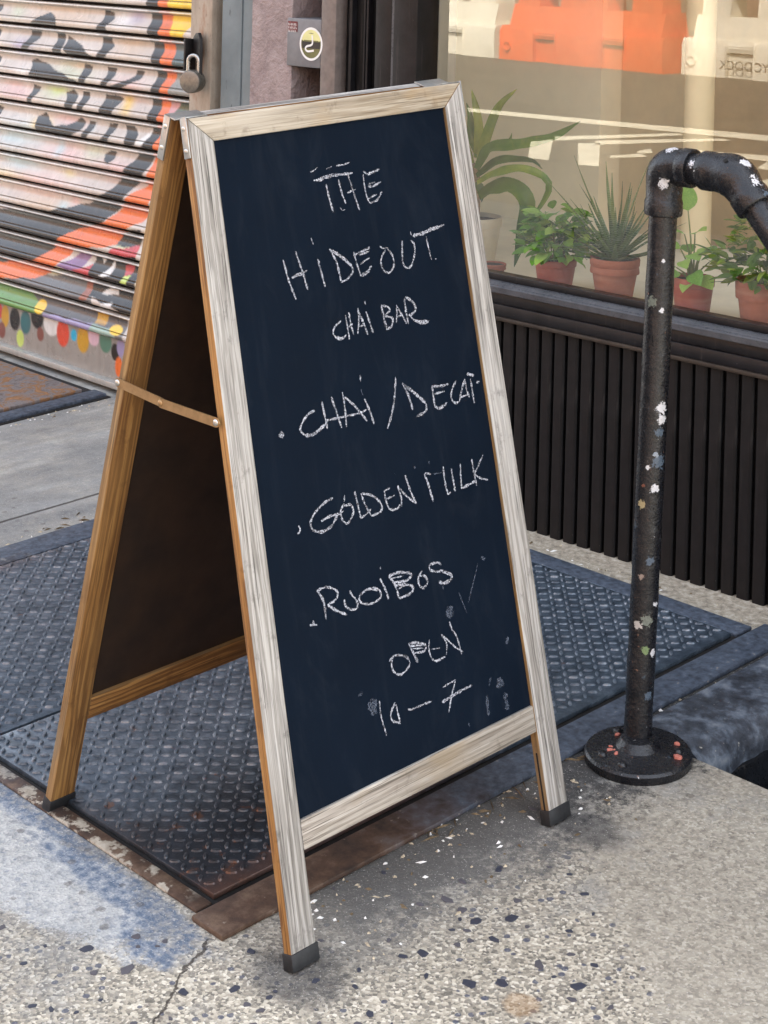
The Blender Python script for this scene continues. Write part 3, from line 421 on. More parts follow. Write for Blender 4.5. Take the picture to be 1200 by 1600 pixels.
    col = n.mix(n.mr(fine, 0.40, 0.30, 0, 0.6), col, C(226, 222, 212))
    # joints scored across the rear strip and a wandering crack at the near corner
    j = n.m_('MINIMUM', n.m_('ABSOLUTE', n.m_('ADD', n.m_('ADD', x, 3.816), n.m_('MULTIPLY', n1, 0.012))), 1.0)
    joint = n.m_('MULTIPLY', n.mr(j, 0.003, 0.007, 1, 0), rear)
    cx = n.m_('ADD', n.m_('ADD', x, 2.085), n.m_('ADD', n.m_('MULTIPLY', n.m_('SUBTRACT', y, 1.694), 0.55), n.m_('MULTIPLY', n1, 0.09)))
    crack = n.m_('MULTIPLY', n.mr(n.m_('ABSOLUTE', cx), 0.0022, 0.0045, 1, 0), n.mr(y, 1.695, 1.685, 0, 1))
    dark = n.m_('MAXIMUM', joint, crack)
    col = n.mix(n.m_('MULTIPLY', dark, 0.85), col, C(52, 46, 42))
    h = n.m_('ADD', n.m_('MULTIPLY', n.vor(v, 210, 'F1', 'Distance'), n.mr(n.m_('MAXIMUM', smooth, rear), 0, 1, 1.0, 0.3)), n.m_('MULTIPLY', w3, 0.8))
    h = n.m_('SUBTRACT', n.m_('ADD', h, n.m_('MULTIPLY', fine, 0.3)), n.m_('MULTIPLY', dark, 2.0))
    return n.fin(col, n.mr(w3, 0.3, 0.7, 0.95, 0.75), 0, n.bump(h, 0.42, 0.003), spec=0.3)
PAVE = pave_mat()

def asphalt_mat():
    n = NB('asphalt'); v = n.pos(); a = n.noise(v, 1.2, 5, 0.6); f = n.noise(v, 60, 4, 0.6)
    col = n.ramp(a, [(0.3, C(64, 59, 52)), (0.7, C(86, 79, 69))])
    return n.fin(n.mix(n.mr(f, 0.5, 0.75, 0, 0.4), col, C(104, 98, 88)), 0.9, 0, n.bump(f, 0.3, 0.004))
ASPHALT = asphalt_mat()
ROADPAINT = simple('worn_road_paint', C(222, 214, 190), 0.8, 0, 0.1, 8)
KERBM = simple('granite_kerb', C(150, 148, 142), 0.8, 0, 0.15, 30, 0.3)

def black_paint(name, lo, hi, rough=0.45, chips=0.0, v_scale=1.0):
    n = NB(name); v = n.obj(); a = n.noise(v, 20, 5, 0.65); b = n.noise(v, 120, 4, 0.65); st = n.noise(n.map(v, (90, 90, 6)), 1.0, 4, 0.6)
    col = n.ramp(a, [(0.3, lo), (0.7, hi)])
    col = n.mix(n.mr(st, 0.6, 0.78, 0, 0.35), col, C(84, 80, 76))
    if chips: col = n.mix(n.m_('MULTIPLY', n.mr(b, 0.735, 0.76), chips), col, C(176, 172, 164))
    return n.fin(col, n.mr(b, 0.3, 0.7, rough + 0.08, rough - 0.08), 0, n.bump(n.m_('ADD', a, b), 0.15, 0.002), spec=0.2)
RIB = black_paint('black_ribbed_panel', C(14, 14, 15), C(28, 27, 28), 0.5, 1.0)
RIBBACK = black_paint('black_panel_backing', C(5, 5, 6), C(9, 9, 10), 0.6)
FRAMEB = black_paint('black_window_frame', C(17, 17, 19), C(31, 30, 32), 0.38, 0.6)
FRAMEG = black_paint('dark_grey_sill_metal', C(62, 64, 68), C(84, 85, 88), 0.3, 0.5)
BRONZE = black_paint('grimy_brown_metal', C(44, 38, 33), C(66, 58, 50), 0.5)
def stair_mat():
    n = NB('black_painted_stone'); v = n.pos(); a = n.noise(v, 22, 6, 0.66); b = n.noise(v, 90, 5, 0.65); g = n.sep(n.node('ShaderNodeNewGeometry').outputs['Normal'])[2]
    col = n.ramp(a, [(0.3, C(30, 32, 36)), (0.48, C(58, 63, 71)), (0.6, C(92, 100, 110)), (0.76, C(132, 136, 138))])
    col = n.mix(n.mr(b, 0.66, 0.72, 0, 0.85), col, C(176, 172, 160)); col = n.mix(n.mr(b, 0.36, 0.30, 0, 0.8), col, C(18, 18, 20))
    return n.fin(col, n.mr(b, 0.3, 0.7, 0.55, 0.32), 0, n.bump(n.m_('ADD', n.m_('MULTIPLY', a, 1.5), b), 0.35, 0.005))
STAIRB = stair_mat()
FLANGE = pipe_mat('black_flange_paint', chips=[])
RISER = black_paint('glossy_shaded_riser', C(13, 14, 16), C(26, 28, 32), 0.3, 1.0)  # blacker than the coping: shade on the drop is painted in
def plaster_mat():
    n = NB('mauve_rough_paint'); v = n.obj(); a = n.noise(v, 14, 6, 0.7, 0.6); b = n.noise(v, 70, 5, 0.65); l = n.noise(n.map(v, (30, 30, 5)), 1.0, 5, 0.7)
    col = n.ramp(a, [(0.3, C(124, 108, 106)), (0.5, C(146, 130, 127)), (0.75, C(166, 150, 146))])
    col = n.mix(n.mr(l, 0.62, 0.72, 0, 0.6), col, C(100, 84, 78))
    return n.fin(col, 0.6, 0, n.bump(n.m_('ADD', n.m_('MULTIPLY', a, 2), n.m_('ADD', b, l)), 0.8, 0.008))
PLASTER = plaster_mat()
TAUPE = simple('taupe_metal_paint', C(116, 106, 100), 0.5, 0, 0.12, 40, 0.4)
def post_mat():
    n = NB('blue_grey_paint'); v = n.obj(); a = n.noise(v, 9, 5, 0.6); b = n.noise(n.map(v, (60, 60, 12)), 1.0, 5, 0.7)
    col = n.ramp(a, [(0.3, C(98, 110, 114)), (0.7, C(120, 131, 134))])
    col = n.mix(n.mr(b, 0.66, 0.7, 0, 0.9), col, C(54, 56, 56))
    return n.fin(col, 0.55, 0, n.bump(b, 0.3, 0.003))
POSTM = post_mat()
def guide_mat():
    n = NB('worn_guide_metal'); v = n.obj(); a = n.noise(n.map(v, (14, 14, 5)), 1.0, 5, 0.7); b = n.noise(v, 60, 4, 0.6)
    col = n.ramp(a, [(0.3, C(140, 126, 110)), (0.55, C(168, 156, 140)), (0.75, C(136, 90, 60))])
    return n.fin(n.mix(n.mr(b, 0.62, 0.72, 0, 0.4), col, C(96, 84, 74)), 0.6, 0.1, n.bump(a, 0.2, 0.003))
GUIDE = guide_mat()
BOXG = simple('grey_box_paint', C(112, 112, 114), 0.5, 0, 0.08, 30, 0.05)
NICHE = simple('brown_recess_paint', C(58, 46, 42), 0.6, 0, 0.3, 14, 0.3)
WHITE_P = simple('white_print', C(226, 226, 222), 0.5, 0, 0.03)
YEL_P = simple('pale_yellow_print', C(214, 212, 148), 0.5, 0, 0.05)
OLIVE_P = simple('olive_print', C(104, 104, 58), 0.5, 0, 0.1)
RED_P = simple('dark_red_print', C(110, 40, 44), 0.5, 0, 0.4, 200)
BLACK_P = simple('black_print', C(28, 26, 24), 0.5, 0, 0.2)
STEELD = simple('dull_lock_steel', C(128, 124, 116), 0.42, 0.8, 0.15, 90, 0.15)
STEELL = simple('bright_shackle_steel', C(176, 176, 172), 0.28, 0.9, 0.08, 60)
HASPM = simple('blackened_hasp', C(36, 34, 34), 0.45, 0.5, 0.3, 60, 0.2)

def shutter_mat():
    n = NB('spray_painted_shutter'); at = n.node('ShaderNodeVertexColor'); at.layer_name = 'paint'; v = n.obj()
    a = n.noise(v, 25, 5, 0.65); b = n.noise(v, 6, 4, 0.6)
    col = n.mix(n.mr(a, 0.3, 0.7, 0.0, 0.22), at.outputs['Color'], C(92, 80, 70))
    dr_ = n.noise(n.map(v, (26, 26, 3)), 1.0, 5, 0.7)
    col = n.mix(n.mr(dr_, 0.55, 0.75, 0, 0.28), col, C(84, 74, 66))
    col = n.mix(n.mr(n.noise(v, 130, 3, 0.6), 0.68, 0.74, 0, 0.5), col, C(120, 112, 104))
    return n.fin(col, n.mr(b, 0.3, 0.7, 0.34, 0.22), 0.0, n.bump(a, 0.08, 0.003), spec=0.45, coat=0.2, coat_rough=0.12)
SHUT = shutter_mat()
SHUTDARK = simple('shutter_back_dark', C(14, 13, 13), 0.8, 0, 0.2)

def terracotta(name, c1, c2, rough=0.8):
    n = NB(name); v = n.obj(True); a = n.noise(v, 22, 5, 0.65); b = n.noise(v, 120, 4, 0.6); w = n.noise(n.map(v, (4, 4, 40)), 1.0, 3, 0.5)
    col = n.ramp(a, [(0.3, c1), (0.7, c2)])
    col = n.mix(n.mr(w, 0.58, 0.75, 0, 0.35), col, C(190, 150, 126))
    return n.fin(col, rough, 0, n.bump(b, 0.2, 0.001))
TERRA = terracotta('terracotta_clay', C(138, 82, 60), C(164, 102, 76))
TERRA2 = terracotta('terracotta_plastic', C(150, 72, 54), C(166, 84, 64), 0.45)
POTW = simple('white_glazed_pot', C(208, 200, 176), 0.4, 0, 0.05)
SOIL = simple('potting_soil', C(62, 48, 38), 0.95, 0, 0.4, 90, 0.8)
def leaf_mat(name, dark, mid, light, scale=20, band=None, rough=0.4):
    n = NB(name); v = n.obj(); vr = n.obj(True)
    oi = n.node('ShaderNodeObjectInfo')
    a = n.noise(vr, scale, 4, 0.6)
    k = n.m_('ADD', n.m_('MULTIPLY', a, 0.6), n.m_('MULTIPLY', oi.outputs['Random'], 0.4))
    col = n.ramp(k, [(0.25, dark), (0.5, mid), (0.78, light)])
    if band is not None:
        col = n.mix(n.mr(n.wave(v, band[0], 3.0, 2.0, 2.0, band[2]), 0.62, 0.8, 0, 0.8), col, band[1])
    n.fin(col, rough, 0, spec=0.4)
    tl = n.node('ShaderNodeBsdfTranslucent'); n.put(tl.inputs[0], col); mx = n.node('ShaderNodeMixShader'); mx.inputs[0].default_value = 0.38
    n.L.new(n.b.outputs[0], mx.inputs[1]); n.L.new(tl.outputs[0], mx.inputs[2]); n.L.new(mx.outputs[0], n.out.inputs['Surface'])
    return n.m
LEAF_D = leaf_mat('dracaena_leaf', C(34, 64, 22), C(76, 116, 38), C(170, 178, 62), 9, rough=0.35)
LEAF_P = leaf_mat('pothos_leaf', C(58, 104, 30), C(112, 164, 52), C(198, 216, 116), 60)
LEAF_S = leaf_mat('spiky_leaf', C(42, 66, 32), C(74, 104, 50), C(116, 142, 80), 40, (60, C(138, 152, 118), 'Z'))
LEAF_R = leaf_mat('round_leaf', C(84, 132, 46), C(130, 180, 76), C(182, 212, 106), 24)
LEAF_B = leaf_mat('bushy_leaf', C(52, 86, 30), C(98, 136, 48), C(176, 186, 76), 40)
STEM_M = simple('green_stem', C(112, 124, 70), 0.6, 0, 0.15)
CANE_M = simple('tan_cane', C(150, 128, 96), 0.7, 0, 0.2, 60, 0.4)

def room(name, col, rough=0.85, var=0.06, sc=4): return simple(name, col, rough, 0, var, sc, 0.05)
CREAMF = room('cream_display_floor', C(240, 232, 208), 0.6, 0.08, 5)
CREAMW = room('cream_wall', C(242, 230, 198))
TANW = room('tan_wall', C(228, 206, 164), 0.8, 0.1)
COLM = room('cream_column', C(242, 226, 184))
REVEAL = room('pale_reveal', C(178, 172, 156))
CEILM = room('ceiling_white', C(240, 238, 230))
BRICKM = simple('upper_wall_stone', C(104, 92, 84), 0.85, 0, 0.15, 20, 0.4)

def glass_mat():
    n = NB('shop_glass')
    n.N.remove(n.b)
    tr = n.node('ShaderNodeBsdfTransparent'); tr.inputs[0].default_value = (0.98, 0.98, 0.96, 1)
    gl = n.node('ShaderNodeBsdfGlossy'); gl.inputs['Roughness'].default_value = 0.0; gl.inputs[0].default_value = (1, 1, 1, 1)
    lw = n.node('ShaderNodeLayerWeight'); lw.inputs['Blend'].default_value = 0.5
    k = n.m_('MULTIPLY_ADD', n.m_('POWER', lw.outputs['Facing'], 2.0), 0.8, 0.05, True)     # two panes, more mirror-like at a slant
    mx = n.node('ShaderNodeMixShader'); n.put(mx.inputs[0], k)
    n.L.new(tr.outputs[0], mx.inputs[1]); n.L.new(gl.outputs[0], mx.inputs[2]); n.L.new(mx.outputs[0], n.out.inputs['Surface'])
    return n.m
GLASS = glass_mat()

# ================================================================ the ground
def sheet(name, rects, mat, zf, kind=True):
    V = []; F = []
    for (x0, x1, y0, y1) in rects:
        b = len(V); V += [(x0, y0, zf(y0)), (x1, y0, zf(y0)), (x1, y1, zf(y1)), (x0, y1, zf(y1))]; F.append((b, b + 1, b + 2, b + 3))
    o = mesh_obj(name, V, F, mat)
    return struct(o) if kind else o
KERB_Y = -2.4
RZ = gz(KERB_Y) - 0.14
sheet('road', [(-900, 900, -900, KERB_Y - 0.14), (-900, 900, KERB_Y - 0.14, 2.6), (-900, 900, 9, 900)], ASPHALT, lambda y: RZ)
SX0, SX1, SY0, SY1 = -1.905, 0.75, 2.648, 3.30       # stair opening in the pavement
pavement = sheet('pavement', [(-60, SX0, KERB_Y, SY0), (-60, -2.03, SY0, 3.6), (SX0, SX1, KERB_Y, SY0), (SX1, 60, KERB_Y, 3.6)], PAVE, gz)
box('kerb', (-60, 60, KERB_Y - 0.15, KERB_Y, RZ - 0.1, gz(KERB_Y)), KERBM, bev=0.012)
struct(bpy.data.objects['kerb'])
# stair-side edge of the pavement slab
struct(mesh_obj('pavement_edge', [(SX0, SY0, gz(SY0)), (SX1, SY0, gz(SY0)), (SX1, SY0, -1.6), (SX0, SY0, -1.6)], [(0, 1, 2, 3)], PAVE))

# pieces of dark aggregate set in the concrete (flat chips, just proud)
STONE = simple('dark_aggregate', C(56, 59, 72), 0.6, 0, 0.3, 60, 0.3)
STONE2 = simple('grey_aggregate', C(86, 83, 88), 0.7, 0, 0.25, 60, 0.3)
stone_meshes = []
for k in range(9):
    rr = random.Random(k); n = rr.choice([5, 6, 6, 7]); V = []; F = []
    asp = rr.uniform(0.45, 0.8)
    for ring, (sc, z) in enumerate(((1.0, -0.0006), (0.93, 0.0011), (0.7, 0.0014))):
        rs = random.Random(k + 50)
        for i in range(n):
            a = 2 * math.pi * (i + rs.uniform(-0.3, 0.3)) / n; r_ = rs.uniform(0.7, 1.1) * sc
            V.append((r_ * math.cos(a), r_ * math.sin(a) * asp, z))
    for q in range(2):
        for i in range(n): F.append((q * n + i, q * n + (i + 1) % n, (q + 1) * n + (i + 1) % n, (q + 1) * n + i))
    F.append(tuple(2 * n + i for i in range(n)))
    me = bpy.data.meshes.new('stone'); me.from_pydata(V, [], F); me.materials.append(STONE if k % 3 else STONE2); stone_meshes.append(me)
placed = []; tries = 0
slope_rot = Matrix.Rotation(math.atan(S), 4, 'X')
while len(placed) < 295 and tries < 9000:
    tries += 1
    x = random.uniform(-2.75, -1.25); y = random.uniform(1.15, 2.45)
    dpt = 0.558 * (x + 1.923) + 0.83 * (y - 2.309)
    if dpt > -0.02 and not (dpt < 0.10 and random.random() < 0.08): continue
    if x < -2.07 and y > 1.66: continue
    if abs(x + 2.5) < 0.3 and 1.52 < y < 1.69: continue
    if x < -1.93 and y > 1.74 and random.random() < 0.7: continue
    sz = random.choice([0.005, 0.006, 0.007, 0.008, 0.009, 0.0105, 0.013, 0.016]) * random.uniform(0.8, 1.15)
    if any((x - a) ** 2 + (y - b) ** 2 < (sz + c) ** 2 * 1.6 for a, b, c in placed): continue
    placed.append((x, y, sz))
    o = bpy.data.objects.new('stone', random.choice(stone_meshes)); COL.objects.link(o); o.parent = pavement
    o.matrix_local = Matrix.Translation((x, y, gz(y))) @ slope_rot @ Matrix.Rotation(random.uniform(0, 6.28), 4, 'Z') @ Matrix.Diagonal((sz, sz, 1, 1))

# grit, straw and flakes lying in the seams
GRIT = simple('pale_grit', C(190, 176, 150), 0.9, 0, 0.3, 300)
V = []; F = []; MI = []
def add_bit(x, y, r_, h, elong=1.0, mi=0, lift=0.0):
    b = len(V); a0 = random.uniform(0, 6.28); z = gz(y) + lift
    for i in range(4):
        a = 2 * math.pi * i / 4 + random.uniform(-0.4, 0.4); px = r_ * elong * math.cos(a); py = r_ * math.sin(a)
        V.append((x + px * math.cos(a0) - py * math.sin(a0), y + px * math.sin(a0) + py * math.cos(a0), z - 0.0005))
    V.append((x + random.uniform(-.3, .3) * r_, y + random.uniform(-.3, .3) * r_, z + h))
    for i in range(4): F.append((b + i, b + (i + 1) % 4, b + 4)); MI.append(mi)
WHITEBIT = simple('white_paint_flake', C(226, 224, 218), 0.8, 0, 0.05); BROWNBIT = simple('dry_straw', C(112, 96, 72), 0.9, 0, 0.3, 100)
for k in range(420):
    t = random.random()
    if t < 0.32: x, y = random.gauss(-2.03, 0.025), random.uniform(1.75, 3.2)
    elif t < 0.52: x, y = random.uniform(-3.2, -2.0), random.gauss(3.2, 0.05)
    elif t < 0.68: x, y = random.gauss(-3.66, 0.02), random.uniform(2.3, 2.9)
    elif t < 0.80: x, y = random.gauss(-4.47, 0.02), random.uniform(2.75, 3.22)
    else: x, y = random.uniform(-2.1, -1.85), random.uniform(1.8, 2.45)
    if y > 3.26 or (x > SX0 and y > SY0): continue
    w = random.random()
    add_bit(x, y, random.uniform(0.0015, 0.005), random.uniform(0.001, 0.004), random.choice([1, 1, 1.5, 2.5]), 1 if w < 0.28 else (2 if w < 0.55 else 0), 0.002 if x < -1.9 and x > -2.06 and y > 2.66 else 0)
for k in range(70):
    t = random.random()
    x, y = (random.gauss(-2.06, 0.015), random.uniform(2.1, 2.55)) if t < 0.6 else (random.gauss(-3.66, 0.03), random.gauss(2.52, 0.09))
    add_bit(x, y, random.uniform(0.0008, 0.0015), 0.003, random.uniform(8, 20), 2, 0.001)
stuff(tag(mesh_obj('seam_litter', V, F, [GRIT, WHITEBIT, BROWNBIT], mat_idx=MI), 'grit, paint flakes and dry straw scattered along the pavement seams', 'litter'))

# ================================================================ cellar hatch
HX, HY = -2.152, 1.753
HM = Matrix.Translation((HX, HY, gz(HY))) @ slope_rot
hatch = thing('cellar_hatch', 'blue-grey diamond-plate cellar hatch set in the pavement under the chalkboard sign', 'hatch', M=HM)
LEN = 1.362
box('seat', (-1.475, 0.085, -0.034, LEN + 0.05, -0.004, 0.0025), BLACK_GAP, hatch)
fw = 0.010
for nm, b in (('frame_bar', (0.013, 0.088, -0.055, LEN + 0.09, 0.0, fw)), ('frame_bar', (-1.50, -1.405, -0.055, LEN + 0.09, 0.0, fw)),
              ('frame_bar', (-1.4, 0.003, -0.038, -0.006, 0.0, fw - 0.004)), ('frame_bar', (-1.4, 0.003, LEN + 0.004, LEN + 0.06, 0.0, fw - 0.001))):
    box(nm, b, FRAME_RUST, hatch, bev=0.003)
lugP = 0.0222
def leaf_plate(x0, x1):
    o = box('hatch_leaf', (x0, x1, 0.002, LEN - 0.004, 0.003, 0.0125), TREAD, hatch, bev=0.0015)
    V = []; F = []
    base = [(math.cos(2 * math.pi * k / 8), math.sin(2 * math.pi * k / 8)) for k in range(8)]
    nx = int((x1 - x0 - 0.022) / lugP) + 1; ny = int((LEN - 0.03) / lugP) + 1
    for i in range(nx):
        for j in range(ny):
            cx = x0 + 0.011 + i * lugP; cy = 0.015 + j * lugP; a = R(45 if (i + j) % 2 else -45)
            ca, sa = math.cos(a), math.sin(a); b = len(V); wear = random.uniform(0.8, 1.05)
            for sc, z in ((1.0, 0.0124), (0.78, 0.0124 + 0.0031 * wear), (0.42, 0.0124 + 0.0035 * wear)):
                for (u, v) in base:
                    px, py = u * 0.0098 * (sc if sc < 1 else 1), v * 0.0040 * sc
                    V.append((cx + px * ca - py * sa, cy + px * sa + py * ca, z))
            for q in range(2):
                for k in range(8): F.append((b + q * 8 + k, b + q * 8 + (k + 1) % 8, b + (q + 1) * 8 + (k + 1) % 8, b + (q + 1) * 8 + k))
            F.append(tuple(b + 16 + k for k in range(8)))
    stuff(shade_auto(mesh_obj('tread_lugs', V, F, LUG, o), 28))
leaf_plate(-0.686, -0.004)
leaf_plate(-1.393, -0.694)

# small rusty hatch at the shutter
sm = thing('rusty_hatch', 'small flaking rusty steel hatch in the pavement beside the roller shutter', 'hatch', M=Matrix.Translation((-4.58, 2.55, gz(2.55))) @ slope_rot)
box('seat', (-0.92, 0.085, -0.3, 0.66, -0.004, 0.003), BLACK_GAP, sm)
box('hatch_plate', (-0.80, -0.008, -0.25, 0.62, 0.003, 0.016), RUSTP, sm, bev=0.003)
box('frame_bar', (0.008, 0.072, -0.3, 0.655, 0.001, 0.012), FRAME_RUST, sm, bev=0.003)
box('frame_bar', (-0.9, -0.81, -0.3, 0.655, 0.001, 0.012), FRAME_RUST, sm, bev=0.003)

# ================================================================ basement stair
stair = thing('basement_stair', 'black painted stone stair going down beside the pipe handrail', 'stair', M=Matrix.Translation((SX0, SY0, gz(SY0))) @ slope_rot)
def step(name, x0, x1, z1, h):
    bm = box_bm(x0, x1, 0.004, SY1 - SY0 - 0.03, z1 - h, z1, 0)
    es = [e for e in bm.edges if all(v.co.z > z1 - 1e-5 for v in e.verts) and all(v.co.x > x1 - 1e-5 for v in e.verts)]
    bmesh.ops.bevel(bm, geom=es, offset=0.048, segments=7, affect='EDGES', profile=0.5)
    bmesh.ops.subdivide_edges(bm, edges=[e for e in bm.edges if abs(e.verts[0].co.y - e.verts[1].co.y) > 0.3], cuts=18)
    for v in bm.verts:
        k = math.sin(v.co.y * 31) * 0.004 + math.sin(v.co.y * 83 + 1) * 0.003
        if v.co.x > x1 - 0.05: v.co.x += k; v.co.z += k * 0.5
    return shade_auto(bm_obj(name, bm, STAIRB, stair), 60)
step('coping', -0.14, 0.012, 0.010, 0.16)
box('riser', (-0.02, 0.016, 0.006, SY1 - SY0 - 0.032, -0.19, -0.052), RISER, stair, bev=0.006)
box('stair_wall', (-0.1, SX1 - SX0, SY1 - SY0 - 0.028, SY1 - SY0 + 0.05, -1.6, 0.004), STAIRB, stair)
box('landing', (1.6, SX1 - SX0, 0.004, SY1 - SY0 - 0.03, -1.75, -1.52), STAIRB, stair)
box('end_wall', (SX1 - SX0 - 0.003, SX1 - SX0 + 0.05, 0.0, SY1 - SY0, -1.7, -0.006), STAIRB, stair)
for k in range(7):
    step('step', 0.0 + 0.24 * k, 0.25 + 0.24 * k + 0.02, 0.0 - 0.19 * (k + 1), 0.6 if k > 5 else 0.205)

# ================================================================ chalkboard A-frame sign
ft, sw_, sdn, snf = (Vector(v) for v in SF)
rt, rdn, rin = (Vector(v) for v in SR)
W, L, SPLAY, SWD, T = SIGN[3], SIGN[4], SIGN[5], SIGN[6], SIGN[7]
RV, RH, TH = RAIL
lift = Vector((0, 0, 0.004))
base = Vector(((ft + sdn * L).x * 0.5 + (rt + rdn * L).x * 0.5, ft.y + W / 2, gz(ft.y + W / 2)))
sign = thing('chalkboard_sign', 'weathered wooden A-frame chalkboard menu sign standing on the pavement', 'sign', base)
def frameM(o, x, y, z):
    o = o + lift - base
    return Matrix(((x.x, y.x, z.x, o.x), (x.y, y.y, z.y, o.y), (x.z, y.z, z.z, o.z), (0, 0, 0, 1)))
FM = frameM(ft, sw_, -snf, -sdn)                 # front panel: x across, y into the timber, z up
FR = frameM(ft, sdn, -snf, sw_)                  # front rails: x down, z along the rail
ry = (-rdn).cross(sw_).normalized()
RM = frameM(rt, sw_, ry, -rdn)                   # rear panel (timber runs towards -y)
RRM = frameM(rt, rdn, ry * 1.0, sw_)             # rear rails
def timber(name, poly, y0, y1, M, face, side, front_sign=-1):
    bm = prism_bm(poly, y0, y1, 0.0016)
    o = bm_obj(name, bm, [face, side], sign, M=M)
    me = o.data
    for p in me.polygons:
        n = p.normal
        p.material_index = 0 if n.y * front_sign > 0.5 else 1
    return shade_auto(o, 35)
CAPV = 0.024
mg = 0.0006
stL = [(0.0, 0.0), (SWD - mg, -TH), (SWD - mg, -(L - 0.004)), (0.0, -(L - 0.004))]
stR = [(W, 0.0), (W, -(L - 0.004)), (W - SWD + mg, -(L - 0.004)), (W - SWD + mg, -TH)]
a = timber('stile', stL, 0, T, FM, WOOD_GREY, WOOD_GOLD)
b = timber('stile', stR, 0, T, FM, WOOD_GREY, WOOD_AGED)
top = [(0.0, 0.001), (0.0, W - 0.001), (TH - mg, W - SWD), (TH - mg, SWD)]       # (x=down, z=along)
timber('top_rail', [(x + 0.0004, z) for x, z in top], 0, T, FR, WOOD_TOP, WOOD_GREY)
timber('bottom_rail', [(RV, SWD), (RV, W - SWD), (RV + RH, W - SWD), (RV + RH, SWD)], 0.0004, T, FR, WOOD_BOT, WOOD_GREY)
# dark strip painted as the shade of a slot in the right stile's inner edge below the rail
box('slot_shade_strip', (W - SWD - 0.0006, W - SWD + 0.001, 0.0072, 0.0098, -(L - CAPV), -(RV + RH + 0.035)), BLACK_GAP, sign, M=FM)
# rear frame: local y 0 (outer) .. -T (inner)
rL = [(0.0, 0.0), (SWD, 0.0), (SWD, -(L - 0.004)), (0.0, -(L - 0.004))]
rR = [(W - SWD, 0.0), (W, 0.0), (W, -(L - 0.004)), (W - SWD, -(L - 0.004))]
timber('stile', rL, -T, 0, RM, WOOD_GOLD, WOOD_AGED)
timber('stile', rR, -T, 0, RM, WOOD_GOLD, WOOD_AGED)
RRM2 = frameM(rt, rdn, rdn.cross(sw_) * -1, sw_)
ryy = sw_.cross(rdn)
RRM2 = frameM(rt, rdn, ryy, sw_)
sgn = 1 if ryy.dot(rin) > 0 else -1
y0_, y1_ = (0, T) if sgn > 0 else (-T, 0)
timber('top_rail', [(0.0004, SWD), (0.0004, W - SWD), (TH, W - SWD), (TH, SWD)], y0_ , y1_, RRM2, WOOD_GOLD, WOOD_GREY, sgn)
timber('bottom_rail', [(1.0395, SWD), (1.0395, W - SWD), (1.081, W - SWD), (1.081, SWD)], y0_, y1_, RRM2, WOOD_GOLD, WOOD_AGED, sgn)
# boards
fb = box('chalkboard', (SWD - 0.001, W - SWD + 0.001, 0.0062, 0.0105, -(RV + 0.001), -(TH - 0.002)), [BOARD], sign, M=FM)
fb['label'] = 'black chalkboard with white chalk menu writing'
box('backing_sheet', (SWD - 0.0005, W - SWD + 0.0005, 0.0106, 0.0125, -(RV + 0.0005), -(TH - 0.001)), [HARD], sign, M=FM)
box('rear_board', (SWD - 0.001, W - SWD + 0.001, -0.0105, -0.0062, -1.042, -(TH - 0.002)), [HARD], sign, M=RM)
# chalk writing
names = {'the': 'chalk word THE', 'hideout': 'chalk word HIDEOUT', 'chai bar': 'chalk words CHAI BAR', 'chai decaf': 'chalk line CHAI / DECAF', 'golden milk': 'chalk line GOLDEN MILK',
         'rooibos': 'chalk line ROOIBOS', 'open': 'chalk word OPEN', 'hours': 'chalk hours 10 - 7', 'smears': 'rubbed-out chalk smears'}
def chalk_obj(name, strokes, label):
    V = []; F = []; MI = []
    for st in strokes:
        w = abs(st[0]) * (0.74 if st[0] > 0 else 0.9); faint = st[0] < 0
        P = catmull([(p[0], p[1], 0) for p in st[1:]], 0.0020)
        b0 = len(V); n = len(P); ph = random.uniform(0, 9)
        for i, p in enumerate(P):
            t = (P[min(i + 1, n - 1)] - P[max(i - 1, 0)]); t = t.normalized() if t.length > 0 else Vector((1, 0, 0))
            q = Vector((-t.y, t.x, 0)); e = min(1.0, 0.55 + 0.45 * min(i, n - 1 - i) / 2.0)
            hw = w * 0.5 * e * (1 + 0.22 * math.sin(i * 0.7 + ph) + random.uniform(-0.25, 0.25))
            c = p + q * random.uniform(-0.0003, 0.0003)
            for sg in (-1, 1):
                r_ = c + q * hw * sg; V.append((r_.x, 0.0060 - 0.00005 * random.random(), -r_.y))
            if i: F.append((b0 + 2 * i - 2, b0 + 2 * i - 1, b0 + 2 * i + 1, b0 + 2 * i)); MI.append(1 if faint else 0)
    me = bpy.data.meshes.new(name); me.from_pydata(V, [], F); me.transform(SHEAR)
    o = data_obj(name, me, [CHALK_M, CHALK_F], fb, mat_idx=MI); o['label'] = label
SHEAR = ortho(FM).inverted() @ FM
BUL = {'chai decaf': 1, 'golden milk': 1, 'rooibos': 2}
for st in CHALK['the']: st[0] = abs(st[0])
CHALK['chai decaf'][0][0] = abs(CHALK['chai decaf'][0][0]) * 1.1
for key, strokes in CHALK.items():
    if key == 'smears':
        for st in strokes: chalk_obj('chalk_smear', [st], names[key])
        continue
    k = BUL.get(key, 0)
    if k: chalk_obj('chalk_bullet', strokes[:k], 'chalk bullet mark'); strokes = strokes[k:]
    if key == 'chai bar':
        chalk_obj('chalk_lettering', strokes[:10], 'chalk word CHAI'); chalk_obj('chalk_lettering', strokes[10:], 'chalk word BAR')
    else: chalk_obj('chalk_lettering', strokes, names[key])
# feet
for M_, ys, xs in ((FM, (-0.0022, T + 0.0022), (0, W - SWD)), (RM, (-T - 0.0022, 0.0022), (0, W - SWD))):
    for x0 in xs:
        box('foot_cap', (x0 - 0.0022, x0 + SWD + 0.0022, ys[0], ys[1], -L, -(L - CAPV)), RUBBER, sign, bev=0.0015, M=M_)
